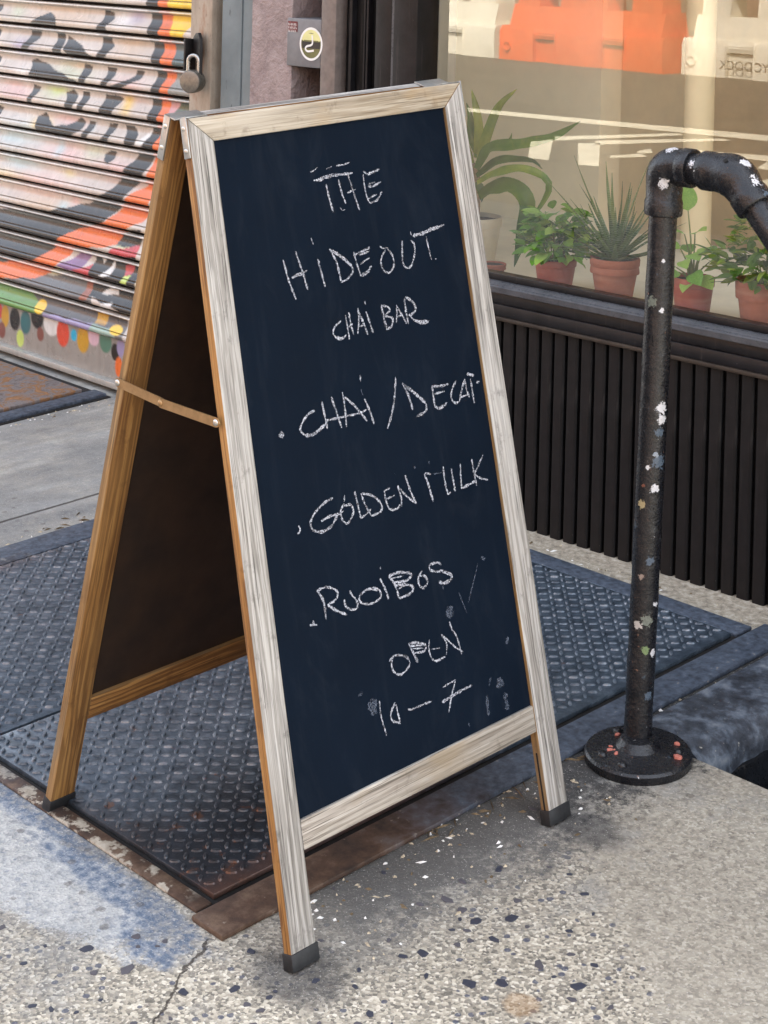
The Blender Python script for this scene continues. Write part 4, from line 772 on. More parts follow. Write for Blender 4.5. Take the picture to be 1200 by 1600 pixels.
# hinges
def hinge(u0, u1, side):
    # plate over the rear top edge, arms down both side edges
    h = box('hinge', (u0, u1, -T - 0.012, -0.001, 0.0006, 0.0030), ZINC, sign, bev=0.0006, M=RM)
    xs = (-0.0028, -0.0004) if side < 0 else (W + 0.0004, W + 0.0028)
    box('hinge', (xs[0], xs[1], -T + 0.001, -0.001, -0.070, 0.0030), ZINC, sign, bev=0.0006, M=RM)
    box('hinge', (xs[0], xs[1], 0.0005, T - 0.002, -0.062, 0.0028), ZINC, sign, bev=0.0006, M=FM)
    box('hinge', (u0 if side < 0 else u1 - 0.045, u0 + 0.045 if side < 0 else u1, 0.004, T + 0.006, 0.0006, 0.0026), ZINC, sign, bev=0.0006, M=FM)
    for M_, yy in ((RM, -T / 2), (FM, T / 2)):
        for z in (-0.015, -0.050):
            c = Vector((xs[0] if side < 0 else xs[1], yy, z))
            lathe('screw', [(0.0042, 0), (0.0040, 0.0008), (0.0028, 0.0018), (0.0012, 0.0022)], SCREW, sign, 12, M=M_ @ Matrix.Translation(c) @ rot_to((side, 0, 0)))
hinge(-0.0028, 0.062, -1)
hinge(W - 0.062, W + 0.0028, 1)
# folding brace on each side
def brace(side):
    uo = -0.006 if side < 0 else W + 0.006
    A = RM @ Vector((uo, -T / 2, -0.4515)); B = FM @ Vector((uo, T / 2, -0.4615)); mid = A.lerp(B, 0.46) + Vector((0, 0, -0.004))
    wdir = sw_ * side
    for k, (p, q, off) in enumerate(((A, mid, 0.0), (mid, B, 0.0024))):
        d = (q - p).normalized(); z = wdir.normalized(); yv = z.cross(d)
        Lb = (q - p).length
        M_ = Matrix(((d.x, yv.x, z.x, p.x), (d.y, yv.y, z.y, p.y), (d.z, yv.z, z.z, p.z), (0, 0, 0, 1)))
        bm = bmesh.new(); hw = 0.0075; pts = []
        for cx, a0 in ((Lb, -90), (0, 90)):
            for i in range(9): aa = R(a0 + 180 * i / 8); pts.append((cx + hw * math.cos(aa), hw * math.sin(aa)))
        lo = [bm.verts.new((x, y, off)) for x, y in pts]; hi = [bm.verts.new((x, y, off + 0.0022)) for x, y in pts]
        bm.faces.new(lo[::-1]); bm.faces.new(hi); n = len(pts)
        for i in range(n): bm.faces.new((lo[i], lo[(i + 1) % n], hi[(i + 1) % n], hi[i]))
        o = bm_obj('brace_strap', bm, BRASS, sign, M=M_)
        rv = [(0.0055, 0), (0.0052, 0.0012), (0.0036, 0.0026), (0.001, 0.003)]
        lathe('rivet', rv, SCREW if k == 0 else BRASS, o, 14, M=Matrix.Translation((0, 0, off + 0.0022)))
        if k: lathe('rivet', rv, SCREW, o, 14, M=Matrix.Translation((Lb, 0, off + 0.0022)))
brace(-1)

# ================================================================ pipe handrail
pb = Vector((-1.988, 2.586, 0.0)); pb.z = gz(pb.y)
ptop = Vector((-1.986, 2.620, 1.106))
ax = (ptop - pb)
WH, BL, GN, YL, OR = C(216, 216, 218), C(80, 94, 108), C(112, 118, 108), C(170, 154, 116), C(130, 82, 66)
def chip_at(z, side, r_, c_):     # side: metres to the right as seen from the street
    t = z / ptop.z; p = ax * t; q = Vector((0.72, 0.69, 0)) * side; f = Vector((0.69, -0.72, 0)) * math.sqrt(max(0, 0.025 ** 2 - side ** 2))
    return (p.x + q.x + f.x, p.y + q.y + f.y, p.z + q.z + f.z, r_, c_)
chips = [chip_at(0.655, 0.012, 0.0104, WH), chip_at(0.635, 0.014, 0.0086, WH), chip_at(0.61, 0.010, 0.0086, BL), chip_at(0.555, 0.012, 0.0122, BL), chip_at(0.57, 0.004, 0.0055, C(150, 160, 170)),
         chip_at(0.545, -0.008, 0.0037, WH), chip_at(0.505, 0.006, 0.0073, WH), chip_at(0.475, -0.016, 0.0073, YL), chip_at(0.51, -0.014, 0.0031, OR),
         chip_at(0.852, -0.016, 0.0098, GN), chip_at(0.838, 0.004, 0.0043, WH), chip_at(0.93, 0.002, 0.0031, WH), chip_at(0.37, 0.004, 0.0068, BL), chip_at(0.34, -0.01, 0.0061, C(150, 132, 120)),
         chip_at(0.26, 0.004, 0.0102, GN), chip_at(0.25, -0.012, 0.0073, C(190, 186, 180)), chip_at(0.205, 0.004, 0.0073, C(120, 140, 96)), chip_at(0.20, 0.018, 0.0061, WH), chip_at(0.12, 0.014, 0.0076, BL), chip_at(0.29, 0.018, 0.0049, WH)]
PIPE = pipe_mat('chipped_black_paint', chips=chips)
rail = thing('pipe_handrail', 'chipped black pipe handrail on a round floor flange beside the shop window', 'handrail', pb)
def rel(p): return p - pb
n = 26
tube('post', [ax * (0.012 + 0.93 * i / n) for i in range(n + 1)], [0.0252 + 0.0005 * math.sin(i * 2.1) for i in range(n + 1)], PIPE, rail, 24)
e1 = ax * 1.0
PIPE2 = pipe_mat('chipped_black_fitting', chips=[(e1.x + 0.02, e1.y - 0.01, e1.z + 0.03, 0.010, WH), (e1.x + 0.175, e1.y - 0.005, e1.z + 0.022, 0.010, WH), (e1.x + 0.075, e1.y - 0.02, e1.z + 0.01, 0.008, WH), (e1.x + 0.02, e1.y - 0.03, e1.z - 0.03, 0.009, WH), (e1.x + 0.205, e1.y - 0.01, e1.z + 0.0, 0.012, WH), (e1.x + 0.225, e1.y - 0.005, e1.z - 0.02, 0.011, BL)])
# elbow: up the post, round the bend, out to the right
up = ax.normalized(); xr = Vector((1, 0, -0.01)).normalized()
path = [e1 - up * 0.092, e1 - up * 0.090, e1 - up * 0.086, e1 - up * 0.066, e1 - up * 0.060]
rad = [0.0290, 0.0335, 0.0345, 0.0345, 0.0322]
for i in range(9):
    a = R(90 * i / 8); c = e1 - up * 0.028 + xr * 0.028
    path.append(c - xr * 0.028 * math.cos(a) + up * 0.028 * math.sin(a) - (xr * 0.010 - up * 0.004) * 0); rad.append(0.0335 + 0.0022 * math.sin(a * 2))
path += [e1 + xr * 0.040, e1 + xr * 0.043, e1 + xr * 0.060, e1 + xr * 0.063, e1 + xr * 0.0635]; rad += [0.0330, 0.0352, 0.0352, 0.0335, 0.0285]
tube('elbow_fitting', path, rad, PIPE2, rail, 28, ang=38)
tube('nipple', [e1 + xr * 0.058, e1 + xr * 0.066, e1 + xr * 0.074, e1 + xr * 0.084, e1 + xr * 0.092], [0.0262, 0.0285, 0.0278, 0.0290, 0.0268], PIPE2, rail, 24, ang=60)
dwn = Vector((0.2, 0.0, -0.222)).normalized()
e2 = e1 + xr * 0.150
path = [e1 + xr * 0.0835, e1 + xr * 0.084, e1 + xr * 0.087, e1 + xr * 0.104, e1 + xr * 0.107]; rad = [0.0290, 0.0335, 0.0352, 0.0352, 0.0335]
ang = math.acos(max(-1, min(1, xr.dot(dwn))))
perp = (dwn - xr * xr.dot(dwn)).normalized(); rb = 0.045; st_ = e2 - xr * rb * math.tan(ang / 2)
for i in range(8):
    a = ang * i / 7; path.append(st_ + xr * rb * math.sin(a) + perp * rb * (1 - math.cos(a))); rad.append(0.0365 + 0.0022 * math.sin(math.pi * i / 7))
end = path[-1]
path += [end + dwn * 0.018, end + dwn * 0.021, end + dwn * 0.046, end + dwn * 0.049, end + dwn * 0.0495]; rad += [0.0335, 0.0352, 0.0352, 0.0335, 0.0285]
tube('elbow_fitting', path, rad, PIPE2, rail, 24, ang=60)
lathe('set_screw_hole', [(0.0042, 0.0), (0.0042, 0.0012), (0.001, 0.0014)], BLACK_GAP, rail, 12, M=Matrix.Translation(e2 + Vector((-0.002, -0.0262, 0.0262))) @ rot_to((0.05, -0.7, 0.7)))
n = 20
tube('handrail_pipe', [end + dwn * (0.03 + 1.5 * i / n) for i in range(n + 1)], 0.0252, PIPE, rail, 24)
fl = lathe('flange', [(0.0, -0.002), (0.093, -0.002), (0.0955, 0.002), (0.0955, 0.014), (0.092, 0.0185), (0.060, 0.021), (0.040, 0.026), (0.033, 0.036), (0.030, 0.040), (0.0255, 0.041)], FLANGE, rail, 48,
           M=Matrix.Translation(rel(Vector((-1.975, 2.574, gz(2.574))))) @ slope_rot, ang=35)
for a in (-75, 35, 160, 245):
    lathe('bolt', [(0.0085, 0.0), (0.0082, 0.003), (0.006, 0.0062), (0.002, 0.0072)], FLANGE, fl, 14, M=Matrix.Translation((0.070 * math.cos(R(a)), 0.070 * math.sin(R(a)), 0.0195)))
CORAL = simple('coral_paint_chip', C(196, 120, 104), 0.8, 0, 0.15, 200)
for (px, py, sz) in ((-0.055, 0.010, 0.008), (-0.020, -0.036, 0.011), (-0.028, -0.044, 0.007), (-0.012, -0.046, 0.007), (-0.034, -0.034, 0.006), (0.070, 0.022, 0.010), (0.04, 0.06, 0.006)):
    o = data_obj('paint_chip', stone_meshes[int(sz * 1000) % 9].copy(), [CORAL], fl); o.data.materials.clear(); o.data.materials.append(CORAL)
    o.matrix_local = Matrix.Translation((px, py, 0.0215)) @ Matrix.Rotation(px * 90, 4, 'Z') @ Matrix.Diagonal((sz, sz, 2.5, 1))

# ================================================================ shop front
PSI = R(1.7); FO = Vector((-2.5, 3.282, 0))
shop = thing('shop_front', 'black shop front with a ribbed panel under a wide display window', 'shop front', FO, PSI)
FMAT = Matrix.Translation(FO) @ Matrix.Rotation(PSI, 4, 'Z')
ZB = 0.060
# ribbed panel: every rib its own piece
bm = bmesh.new()
prof = [(-0.0155, 0.016), (-0.0155, 0.004), (-0.0135, 0.0006), (-0.010, 0.0), (0.009, 0.0), (0.0135, 0.0012), (0.0155, 0.004), (0.0155, 0.016)]
Vr = [(x, y, z) for z in (ZB, 0.582) for x, y in prof]; n = len(prof)
Fr = [(i, (i + 1) % n, n + (i + 1) % n, n + i) for i in range(n)] + [tuple(range(n))[::-1], tuple(range(n, 2 * n))]
rib_me = bpy.data.meshes.new('rib'); rib_me.from_pydata(Vr, [], Fr); rib_me.materials.append(RIB)
for k in range(60):
    s_ = -0.4338 + 0.0400 * (k - 16) - 0.0045
    o = bpy.data.objects.new('rib', rib_me); COL.objects.link(o); o.parent = shop
    o.location = (s_, random.uniform(-0.0008, 0.0008), random.uniform(-0.004, 0.002))
S0, S1 = -1.03, 2.6
box('panel_backing', (S0, S1, 0.014, 0.05, ZB - 0.05, 0.60), RIBBACK, shop)
box('drip_ledge', (S0, S1, -0.016, 0.03, 0.5765, 0.586), BRONZE, shop, bev=0.002)
box('lower_fascia', (S0, S1, -0.0115, 0.03, 0.5865, 0.6150), FRAMEB, shop, bev=0.0015)
box('upper_fascia', (S0, S1, -0.004, 0.03, 0.6155, 0.6420), FRAMEB, shop, bev=0.0015)
bm = prism_bm([(0.0, 0), (1, 0), (1, 1), (0, 1)], 0, 1); bm.free()
# sloped sill section: profile in (depth, height), extruded along the front
def extrude_s(name, prof, s0, s1, mat, parent):
    V = [(s, d, z) for s in (s0, s1) for d, z in prof]; n = len(prof)
    F = [(i, (i + 1) % n, n + (i + 1) % n, n + i) for i in range(n)] + [tuple(range(n)), tuple(range(n, 2 * n))[::-1]]
    bm = bmesh.new(); me = bpy.data.meshes.new('t'); me.from_pydata(V, [], F); bm.from_mesh(me); bpy.data.meshes.remove(me)
    return shade_auto(bm_obj(name, bm, mat, parent), 30)
extrude_s('sill', [(-0.014, 0.6425), (-0.0155, 0.6445), (-0.0155, 0.657), (-0.013, 0.6605), (-0.008, 0.6615), (-0.0065, 0.6635), (0.002, 0.6675), (0.006, 0.668), (0.03, 0.668), (0.03, 0.6425)], S0, S1, FRAMEG, shop)
box('glazing_stop', (S0 + 0.28, S1, 0.012, 0.048, 0.6685, 0.6835), FRAMEB, shop, bev=0.001)
gl = mesh_obj('window_pane', [(-0.74, 0.030, 0.680), (S1, 0.030, 0.680), (S1, 0.030, 3.30), (-0.74, 0.030, 3.30)], [(0, 1, 2, 3)], GLASS, shop)
gl['label'] = 'large clear shop window pane reflecting the street'
box('window_head', (-1.03, S1, -0.02, 0.08, 3.295, 3.45), FRAMEB, shop, bev=0.003)
# upright frame members between pier and glass
for nm, b, m in (('mullion', (-0.822, -0.739, -0.030, 0.05, 0.04, 3.30), FRAMEB), ('mullion', (-0.833, -0.8225, -0.026, 0.05, 0.04, 3.30), FRAMEG), ('door_jamb', (-0.905, -0.8335, -0.012, 0.05, 0.04, 3.30), FRAMEB),
                 ('door_jamb', (-0.945, -0.9055, 0.018, 0.05, 0.04, 3.30), RIBBACK), ('door_jamb', (-0.953, -0.9455, 0.002, 0.05, 0.04, 3.30), FRAMEB), ('door_jamb', (-0.963, -0.957, 0.002, 0.05, 0.04, 3.30), FRAMEB), ('door_jamb', (-1.000, -0.9635, 0.012, 0.05, 0.04, 3.30), RIBBACK),
                 ('door_jamb', (-1.012, -1.0005, -0.004, 0.05, 0.04, 3.30), FRAMEB), ('door_jamb', (-1.045, -1.0125, 0.02, 0.05, 0.04, 3.30), RIBBACK)):
    box(nm, b, m, shop, bev=0.0015)
box('window_reveal', (-0.82, -0.738, 0.052, 0.118, 0.60, 3.30), REVEAL, shop, bev=0.001)
# upper storey wall so that light comes from the street side only
box('upper_wall', (-26.0, 26.0, 0.0, 0.4, 3.451, 7.6), BRICKM, shop)

# room behind the glass
def in_shop(o): o.matrix_world = FMAT; return struct(o)
in_shop(box('display_floor', (-1.62, 2.6, 0.0495, 1.05, 0.56, 0.636), CREAMF))
in_shop(box('interior_wall', (-1.62, -0.905, 0.95, 1.05, 0.6365, 3.30), CREAMW))
in_shop(box('interior_back_wall', (-1.62, 2.6, 2.6, 2.7, 0.0, 3.30), TANW))
in_shop(box('interior_floor', (-1.62, 2.6, 1.051, 2.599, -0.02, 0.03), TANW))
in_shop(box('interior_side_wall', (2.601, 2.7, 0.05, 2.7, 0.0, 3.30), CREAMW))
in_shop(box('interior_side_wall', (-1.70, -1.621, 0.25, 2.7, 0.0, 3.30), CREAMW))
in_shop(box('interior_ceiling', (-1.62, 2.7, 0.081, 2.7, 3.301, 3.44), CEILM))
cl = lathe('shop_column', [(0.042, 0), (0.042, 2.66)], COLM, None, 32, M=FMAT @ Matrix.Translation((-0.52, 0.90, 0.637)))
tag(cl, 'slim cream column inside the shop behind the window plants', 'column')

# ================================================================ piers and posts left of the shop front
def pier(name, label, cat, b, mat, bev=0.004):
    o = box(name, b, mat, bev=bev); o.matrix_world = FMAT; return tag(o, label, cat)
pst = pier('narrow_post', 'narrow taupe painted post right of the grey sticker box', 'post', (-1.103, -1.046, -0.020, 0.06, 0.03, 3.45), TAUPE)
# rough painted pier with an uneven surface
bm = box_bm(-1.388, -1.222, -0.015, 0.2, 0.03, 3.45)
bmesh.ops.subdivide_edges(bm, edges=[e for e in bm.edges if abs(e.verts[0].co.z - e.verts[1].co.z) > 1], cuts=60)
bmesh.ops.subdivide_edges(bm, edges=[e for e in bm.edges if abs(e.verts[0].co.x - e.verts[1].co.x) > 0.1], cuts=5)
for v in bm.verts: v.co.x += random.uniform(-0.0022, 0.0022); v.co.y += random.uniform(-0.0022, 0.0022)
pp = bm_obj('painted_pier', bm, PLASTER, smooth=True); pp.matrix_world = FMAT; shade_auto(pp, 50)
tag(pp, 'rough mauve painted pier between the shutter post and the grey box', 'pier')
nr = box('recessed_wall', (-1.2215, -1.1035, 0.10, 0.16, 0.03, 3.45), NICHE); nr.matrix_world = FMAT; tag(nr, 'dark brown recessed wall behind the grey box', 'wall')
NM = thing('recess_pipe', 'thin dark brown pipe running down the recess behind the grey box', 'pipe', M=FMAT @ Matrix.Translation((-1.135, 0.075, 0.05)))
tube('pipe', [(0, 0, 0), (0, 0, 3.35)], 0.016, NICHE, NM, 14)
tube('pipe', [(-0.055, 0.01, 0), (-0.055, 0.01, 3.35)], 0.011, NICHE, NM, 14)
po = thing('shutter_post', 'blue-grey painted metal post between roller shutter and mauve pier', 'post', M=FMAT @ Matrix.Translation((-1.47, 0.02, 0.03)))
box('face_plate', (-0.074, 0.012, -0.012, 0.1, 0, 3.42), POSTM, po, bev=0.003)
box('face_plate', (0.0135, 0.076, -0.009, 0.1, 0, 3.42), POSTM, po, bev=0.003)
# grey utility box with stickers
ub = thing('utility_box', 'grey metal utility box with two stickers in the recess by the pier', 'box', M=FMAT @ Matrix.Translation((-1.238, -0.0185, 1.146)))
box('box_body', (0.0, 0.1345, 0.0, 0.115, 0.0, 0.131), BOXG, ub, bev=0.003)
def disc(name, cx, cz, r0, r1, y, mat, a0=0, a1=360, seg=40):
    V = []; F = []
    for i in range(seg + 1):
        a = R(a0 + (a1 - a0) * i / seg)
        V += [(cx + r0 * math.cos(a), y, cz + r0 * math.sin(a)), (cx + r1 * math.cos(a), y, cz + r1 * math.sin(a))]
        if i: F.append((2 * i - 2, 2 * i - 1, 2 * i + 1, 2 * i))
    return V, F
st = box('sticker', (0.004, 0.042, -0.0010, -0.0004, 0.094, 0.122), RED_P, ub); st['label'] = 'small dark red sticker with white scrawl'
V = []; F = []
for row in range(3):
    for q in range(6):
        x = 0.006 + q * 0.0058; z = 0.1165 - row * 0.009; b = len(V)
        pts = [(x, z), (x + 0.003 * random.random(), z - 0.006), (x + 0.0045, z - 0.001 - 0.004 * random.random())]
        for i in range(2):
            (xa, za), (xb, zb) = pts[i], pts[i + 1]; b = len(V)
            V += [(xa - 0.0006, -0.0014, za), (xa + 0.0008, -0.0014, za + 0.0006), (xb + 0.0008, -0.0014, zb), (xb - 0.0006, -0.0014, zb - 0.0006)]; F.append((b, b + 1, b + 2, b + 3))
mesh_obj('scrawl', V, F, WHITE_P, st)
cx, cz = 0.098, 0.064; RR = 0.045
V, F = disc('', cx, cz, 0.0, RR, -0.0008, None); rs = mesh_obj('sticker', V, F, OLIVE_P, ub); rs['label'] = 'round sticker, white ring with a pale top and a white hook shape'
V, F = disc('', cx, cz, 0.030, RR * 0.93, -0.0012, None, 15, 165); mesh_obj('print', V, F, YEL_P, rs)
V = [(cx - 0.034, -0.0013, cz + 0.010), (cx + 0.034, -0.0013, cz + 0.010), (cx + 0.030, -0.0013, cz + 0.028), (cx - 0.030, -0.0013, cz + 0.028)]; mesh_obj('print', V, [(0, 1, 2, 3)], YEL_P, rs)
V = [(cx - 0.034, -0.00135, cz - 0.012), (cx + 0.034, -0.00135, cz - 0.012), (cx + 0.036, -0.00135, cz + 0.006), (cx - 0.036, -0.00135, cz + 0.006)]; mesh_obj('print', V, [(0, 1, 2, 3)], BLACK_P, rs)
V, F = disc('', cx, cz, RR * 0.86, RR, -0.0016, None); mesh_obj('print', V, F, WHITE_P, rs)
hook = catmull([(cx + 0.004, 0, cz + 0.024), (cx + 0.006, 0, cz + 0.004), (cx + 0.000, 0, cz - 0.003), (cx - 0.016, 0, cz - 0.007), (cx - 0.021, 0, cz - 0.014), (cx - 0.012, 0, cz - 0.020), (cx + 0.012, 0, cz - 0.017)], 0.002)
V = []; F = []
for i, p in enumerate(hook):
    t = (hook[min(i + 1, len(hook) - 1)] - hook[max(0, i - 1)]).normalized(); q = Vector((-t.z, 0, t.x)) * 0.0028
    V += [(p.x + q.x, -0.0019, p.z + q.z), (p.x - q.x, -0.0019, p.z - q.z)]
    if i: F.append((2 * i - 2, 2 * i - 1, 2 * i + 1, 2 * i))
mesh_obj('print', V, F, WHITE_P, rs)

# ================================================================ roller shutter with spray paint
SO = Vector((-4.53, 3.265, 0.0))
shutter = thing('roller_shutter', 'graffiti-covered roller shutter closed over the neighbouring shop', 'shutter', SO)
PAL = {'black': C(13, 12, 13), 'orange': C(226, 108, 42), 'yellow': C(236, 196, 40), 'teal': C(74, 92, 92), 'grey': C(140, 140, 132), 'pink': C(206, 150, 150), 'dgreen': C(72, 82, 58), 'red': C(190, 60, 66), 'purple': C(132, 96, 140),
       'white': C(222, 222, 218), 'lime': C(192, 212, 110), 'green': C(92, 140, 62), 'grey2': C(96, 96, 96), 'dgrey': C(76, 74, 76), 'rust': C(150, 84, 60), 'mustard': C(196, 150, 44), 'lavender': C(150, 140, 176), 'lgreen': C(150, 176, 162),
       'brown': C(126, 76, 66), 'dteal': C(52, 104, 108), 'red2': C(214, 76, 52), 'cyan': C(40, 176, 214), 'pink2': C(214, 180, 192), 'fgreen': C(80, 124, 104),
       'scyan': C(176, 204, 208), 'spink': C(214, 172, 166), 'sgreen': C(184, 192, 160), 'syellow': C(222, 208, 150), 'stan': C(198, 172, 142)}
mr_ = random.Random(11)
MIST = [[mr_.choice(['scyan', 'spink', 'sgreen', 'syellow', 'stan', 'white', 'white', 'lavender', 'grey', 'lime', 'yellow']), mr_.uniform(-1.6, 0.3), mr_.uniform(0.3, 1.4), mr_.uniform(0.015, 0.06), mr_.uniform(0.012, 0.035)] for _ in range(90)]
def paint(x, z, bar=False):
    x = np.asarray(x, float); z = np.asarray(z, float)
    wob = 0.003 * np.sin(x * 41 + z * 17) + 0.002 * np.sin(z * 97 + x * 31)
    X = x + wob; Z = z + 0.002 * np.sin(x * 63)
    col = np.tile(np.array(C(200, 192, 182)[:3] if not bar else C(150, 146, 139)[:3]), (len(x), 1))
    k = 0.5 + 0.5 * np.sin(x * 9 + np.sin(z * 11) * 2) * np.sin(z * 14 + 1)
    if not bar: col = col * (0.9 + 0.16 * k[:, None]) * np.array([1, 0.985 + 0.0, 0.98])
    if not bar:
        for nme, cx, cz, rx, rz in SOFT + MIST:
            d = ((X - cx) / (rx * 1.1)) ** 2 + ((Z - cz) / (rz * 1.1)) ** 2; a = (np.exp(-d * 1.2) * 0.75)[:, None]
            col = col * (1 - a) + np.array(PAL[nme][:3]) * a
        for nme, pl in POLY:
            P = np.array(pl); inside = np.zeros(len(x), bool); j = len(P) - 1
            for i in range(len(P)):
                yi, yj = P[i, 1], P[j, 1]; c = ((yi > Z) != (yj > Z)) & (X < (P[j, 0] - P[i, 0]) * (Z - yi) / (yj - yi + 1e-12) + P[i, 0]); inside ^= c; j = i
            col[inside] = PAL[nme][:3]
        left = x < -0.74                                  # the piece goes on past the frame
        lk = np.sin(X * 17 + 2 * np.sin(Z * 9)) + np.sin(Z * 15 + 1.5 * np.sin(X * 7)); col[left & (lk > 0.9)] = PAL['black'][:3]; col[left & (lk < -1.3)] = PAL['orange'][:3]
    for nme, cx, cz, rx, rz in ELL:
        d = ((x - cx) / max(rx * 0.88, 0.004)) ** 2 + ((z - cz) / max(rz * 0.86, 0.004)) ** 2; a = np.clip((1.12 - d) / 0.24, 0, 1)[:, None]
        if bar or cz > 0.27: col = col * (1 - a) + np.array(PAL[nme][:3]) * a
    return np.clip(col, 0, 1)
def painted(name, prof, x0, x1, dx, zoff, bar=False):
    nx = int((x1 - x0) / dx) + 1; m = len(prof); xs = np.linspace(x0, x1, nx)
    V = [(x, -d, zoff + z) for x in xs for d, z in prof]
    F = [(i * m + k, i * m + k + 1, (i + 1) * m + k + 1, (i + 1) * m + k) for i in range(nx - 1) for k in range(m - 1)]
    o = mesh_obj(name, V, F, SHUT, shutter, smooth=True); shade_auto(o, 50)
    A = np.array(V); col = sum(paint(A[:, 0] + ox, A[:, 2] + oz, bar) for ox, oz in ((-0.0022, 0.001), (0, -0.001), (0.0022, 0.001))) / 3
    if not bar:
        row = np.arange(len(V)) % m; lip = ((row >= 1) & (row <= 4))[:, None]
        crease_shade = np.isin(row, (5, 6, 7, 18, 19, 27, 28))[:, None]; col = np.where(crease_shade, col * 0.35, col)  # crease and underside rows darkened, shade painted into the colour
        col = np.where(lip, col * 0.35 + np.array(C(214, 208, 198)[:3]) * 0.65, col)  # lip rows paled: sky light painted in, spray partly missed them
    at = o.data.color_attributes.new('paint', 'FLOAT_COLOR', 'POINT')
    at.data.foreach_set('color', np.concatenate([col, np.ones((len(V), 1))], 1).astype(np.float32).ravel())
    return o
PITCH = 0.0858
# (outward, height) from the top hook down: bright lip, hollow curtain face swelling outwards, crease, rolled lower bead
prof = [(-0.004, 0.0), (0.008, -0.0004), (0.0150, -0.0025), (0.0165, -0.0060), (0.0145, -0.0090), (0.0060, -0.0106), (0.0015, -0.0112)]
for i in range(11):
    t = i / 10; prof.append((0.0012 - 0.003 * math.sin(t * 2.2) + 0.0185 * t ** 2.3, -0.0116 - 0.0425 * t))
prof += [(0.0150, -0.0555), (0.0155, -0.0572), (0.0190, -0.0585), (0.0212, -0.0615), (0.0222, -0.0650), (0.0222, -0.0690), (0.0210, -0.0728), (0.0180, -0.0755), (0.0090, -0.0768), (0.000, -0.0770), (-0.008, -0.0770)]
zl0 = 0.3245
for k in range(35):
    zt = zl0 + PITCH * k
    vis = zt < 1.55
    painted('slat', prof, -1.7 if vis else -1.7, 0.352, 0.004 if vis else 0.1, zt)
barp = [(-0.006, 0.262), (0.003, 0.2615), (0.0045, 0.259), (0.0045, 0.23), (0.0045, 0.20), (0.0045, 0.17), (0.0045, 0.14), (0.0045, 0.126), (0.0045, 0.1185)]
barp = [(0.0045, 0.262 - 0.1435 * i / 28) for i in range(29)]
painted('bottom_plate', barp, -1.7, 0.352, 0.004, 0.0, True)
LIPM = simple('galvanised_lip', C(168, 168, 162), 0.5, 0.3, 0.1, 30)
box('bottom_lip', (-1.7, 0.352, -0.034, 0.004, 0.100, 0.1185), LIPM, shutter, bev=0.002)
box('shutter_backing', (-1.75, 0.352, 0.011, 0.03, 0.06, 3.37), SHUTDARK, shutter)
box('side_guide', (0.353, 0.452, -0.030, 0.035, 0.05, 3.37), GUIDE, shutter, bev=0.003)
box('side_guide', (-1.85, -1.7, -0.030, 0.035, 0.05, 3.37), GUIDE, shutter, bev=0.003)
V = [(-0.02, 0, 0.035), (0.0, 0, 0.048), (0.02, 0, 0.05), (0.034, 0, 0.035), (0.038, 0, 0.0), (0.038, 0, -0.075), (0.016, 0, -0.075), (0.012, 0, -0.02), (-0.006, 0, -0.02), (-0.018, 0, -0.002)]
hp = bm_obj('hasp', prism_bm([(x, z) for x, _, z in V], -0.010, 0.0, 0.0015), HASPM, shutter, M=Matrix.Translation((0.408, -0.042, 1.165)) @ Matrix.Rotation(R(-18), 4, 'Z'))
box('hasp', (-0.034, -0.026, -0.02, 0.02, -0.06, 0.03), HASPM, shutter, bev=0.001, M=Matrix.Translation((0.408, -0.050, 1.165)))
pl = thing('padlock', 'round dull steel padlock hanging from the shutter hasp', 'padlock', SO + Vector((0.425, -0.080, 1.075)))
axd = Vector((0.42, -0.9, 0.0))
lathe('lock_body', [(0.001, -0.034), (0.027, -0.034), (0.032, -0.030), (0.0335, -0.022), (0.0335, 0.004), (0.031, 0.009), (0.029, 0.010), (0.001, 0.0105)], STEELD, pl, 40, M=rot_to(axd), ang=30)
sv = Vector((0.9, 0.42, 0)).normalized()
sp = [Vector((0, 0, 0.02)) - sv * 0.017 - axd * 0.014, Vector((0, 0, 0.052)) - sv * 0.017 - axd * 0.014]
for i in range(9): a = R(180 - 180 * i / 8); sp.append(Vector((0, 0, 0.058 + 0.017 * math.sin(a))) + sv * 0.017 * math.cos(a) - axd * 0.014)
sp += [Vector((0, 0, 0.02)) + sv * 0.017 - axd * 0.014]
tube('shackle', sp, 0.0058, STEELL, pl, 14)

# ================================================================ potted plants in the window
FLOOR = 0.636
VIEW = Vector((0.60, -0.62, 0.5)).normalized()
def pot(root, r_, h, mat, style, par=None):
    if style == 'clay':
        pr = [(0.001, 0.0), (r_ * 0.66, 0.0), (r_ * 0.69, 0.004), (r_ * 0.90, h * 0.68), (r_ * 0.99, h * 0.69), (r_ * 1.00, h * 0.72), (r_ * 0.97, h * 0.83), (r_ * 1.0, h * 0.85), (r_ * 1.02, h * 0.97), (r_ * 1.0, h), (r_ * 0.92, h), (r_ * 0.90, h * 0.90)]
    elif style == 'plain':
        pr = [(0.001, 0.0), (r_ * 0.72, 0.0), (r_ * 0.74, 0.004), (r_ * 0.93, h * 0.80), (r_ * 0.98, h * 0.81), (r_ * 1.0, h * 0.985), (r_ * 0.985, h), (r_ * 0.94, h), (r_ * 0.92, h * 0.90)]
    else:
        pr = [(0.001, 0.0), (r_ * 0.70, 0.0), (r_ * 0.73, 0.004), (r_ * 0.90, h * 0.66), (r_ * 0.99, h * 0.67), (r_ * 1.02, h * 0.97), (r_ * 1.0, h), (r_ * 0.93, h), (r_ * 0.91, h * 0.90)]
    lathe('pot', pr, mat, root, 40, ang=35, cap=False)
    lathe('soil', [(0.0005, h * 0.93), (r_ * 0.5, h * 0.925), (r_ * 0.93, h * 0.91)], SOIL, root, 24, cap=False)
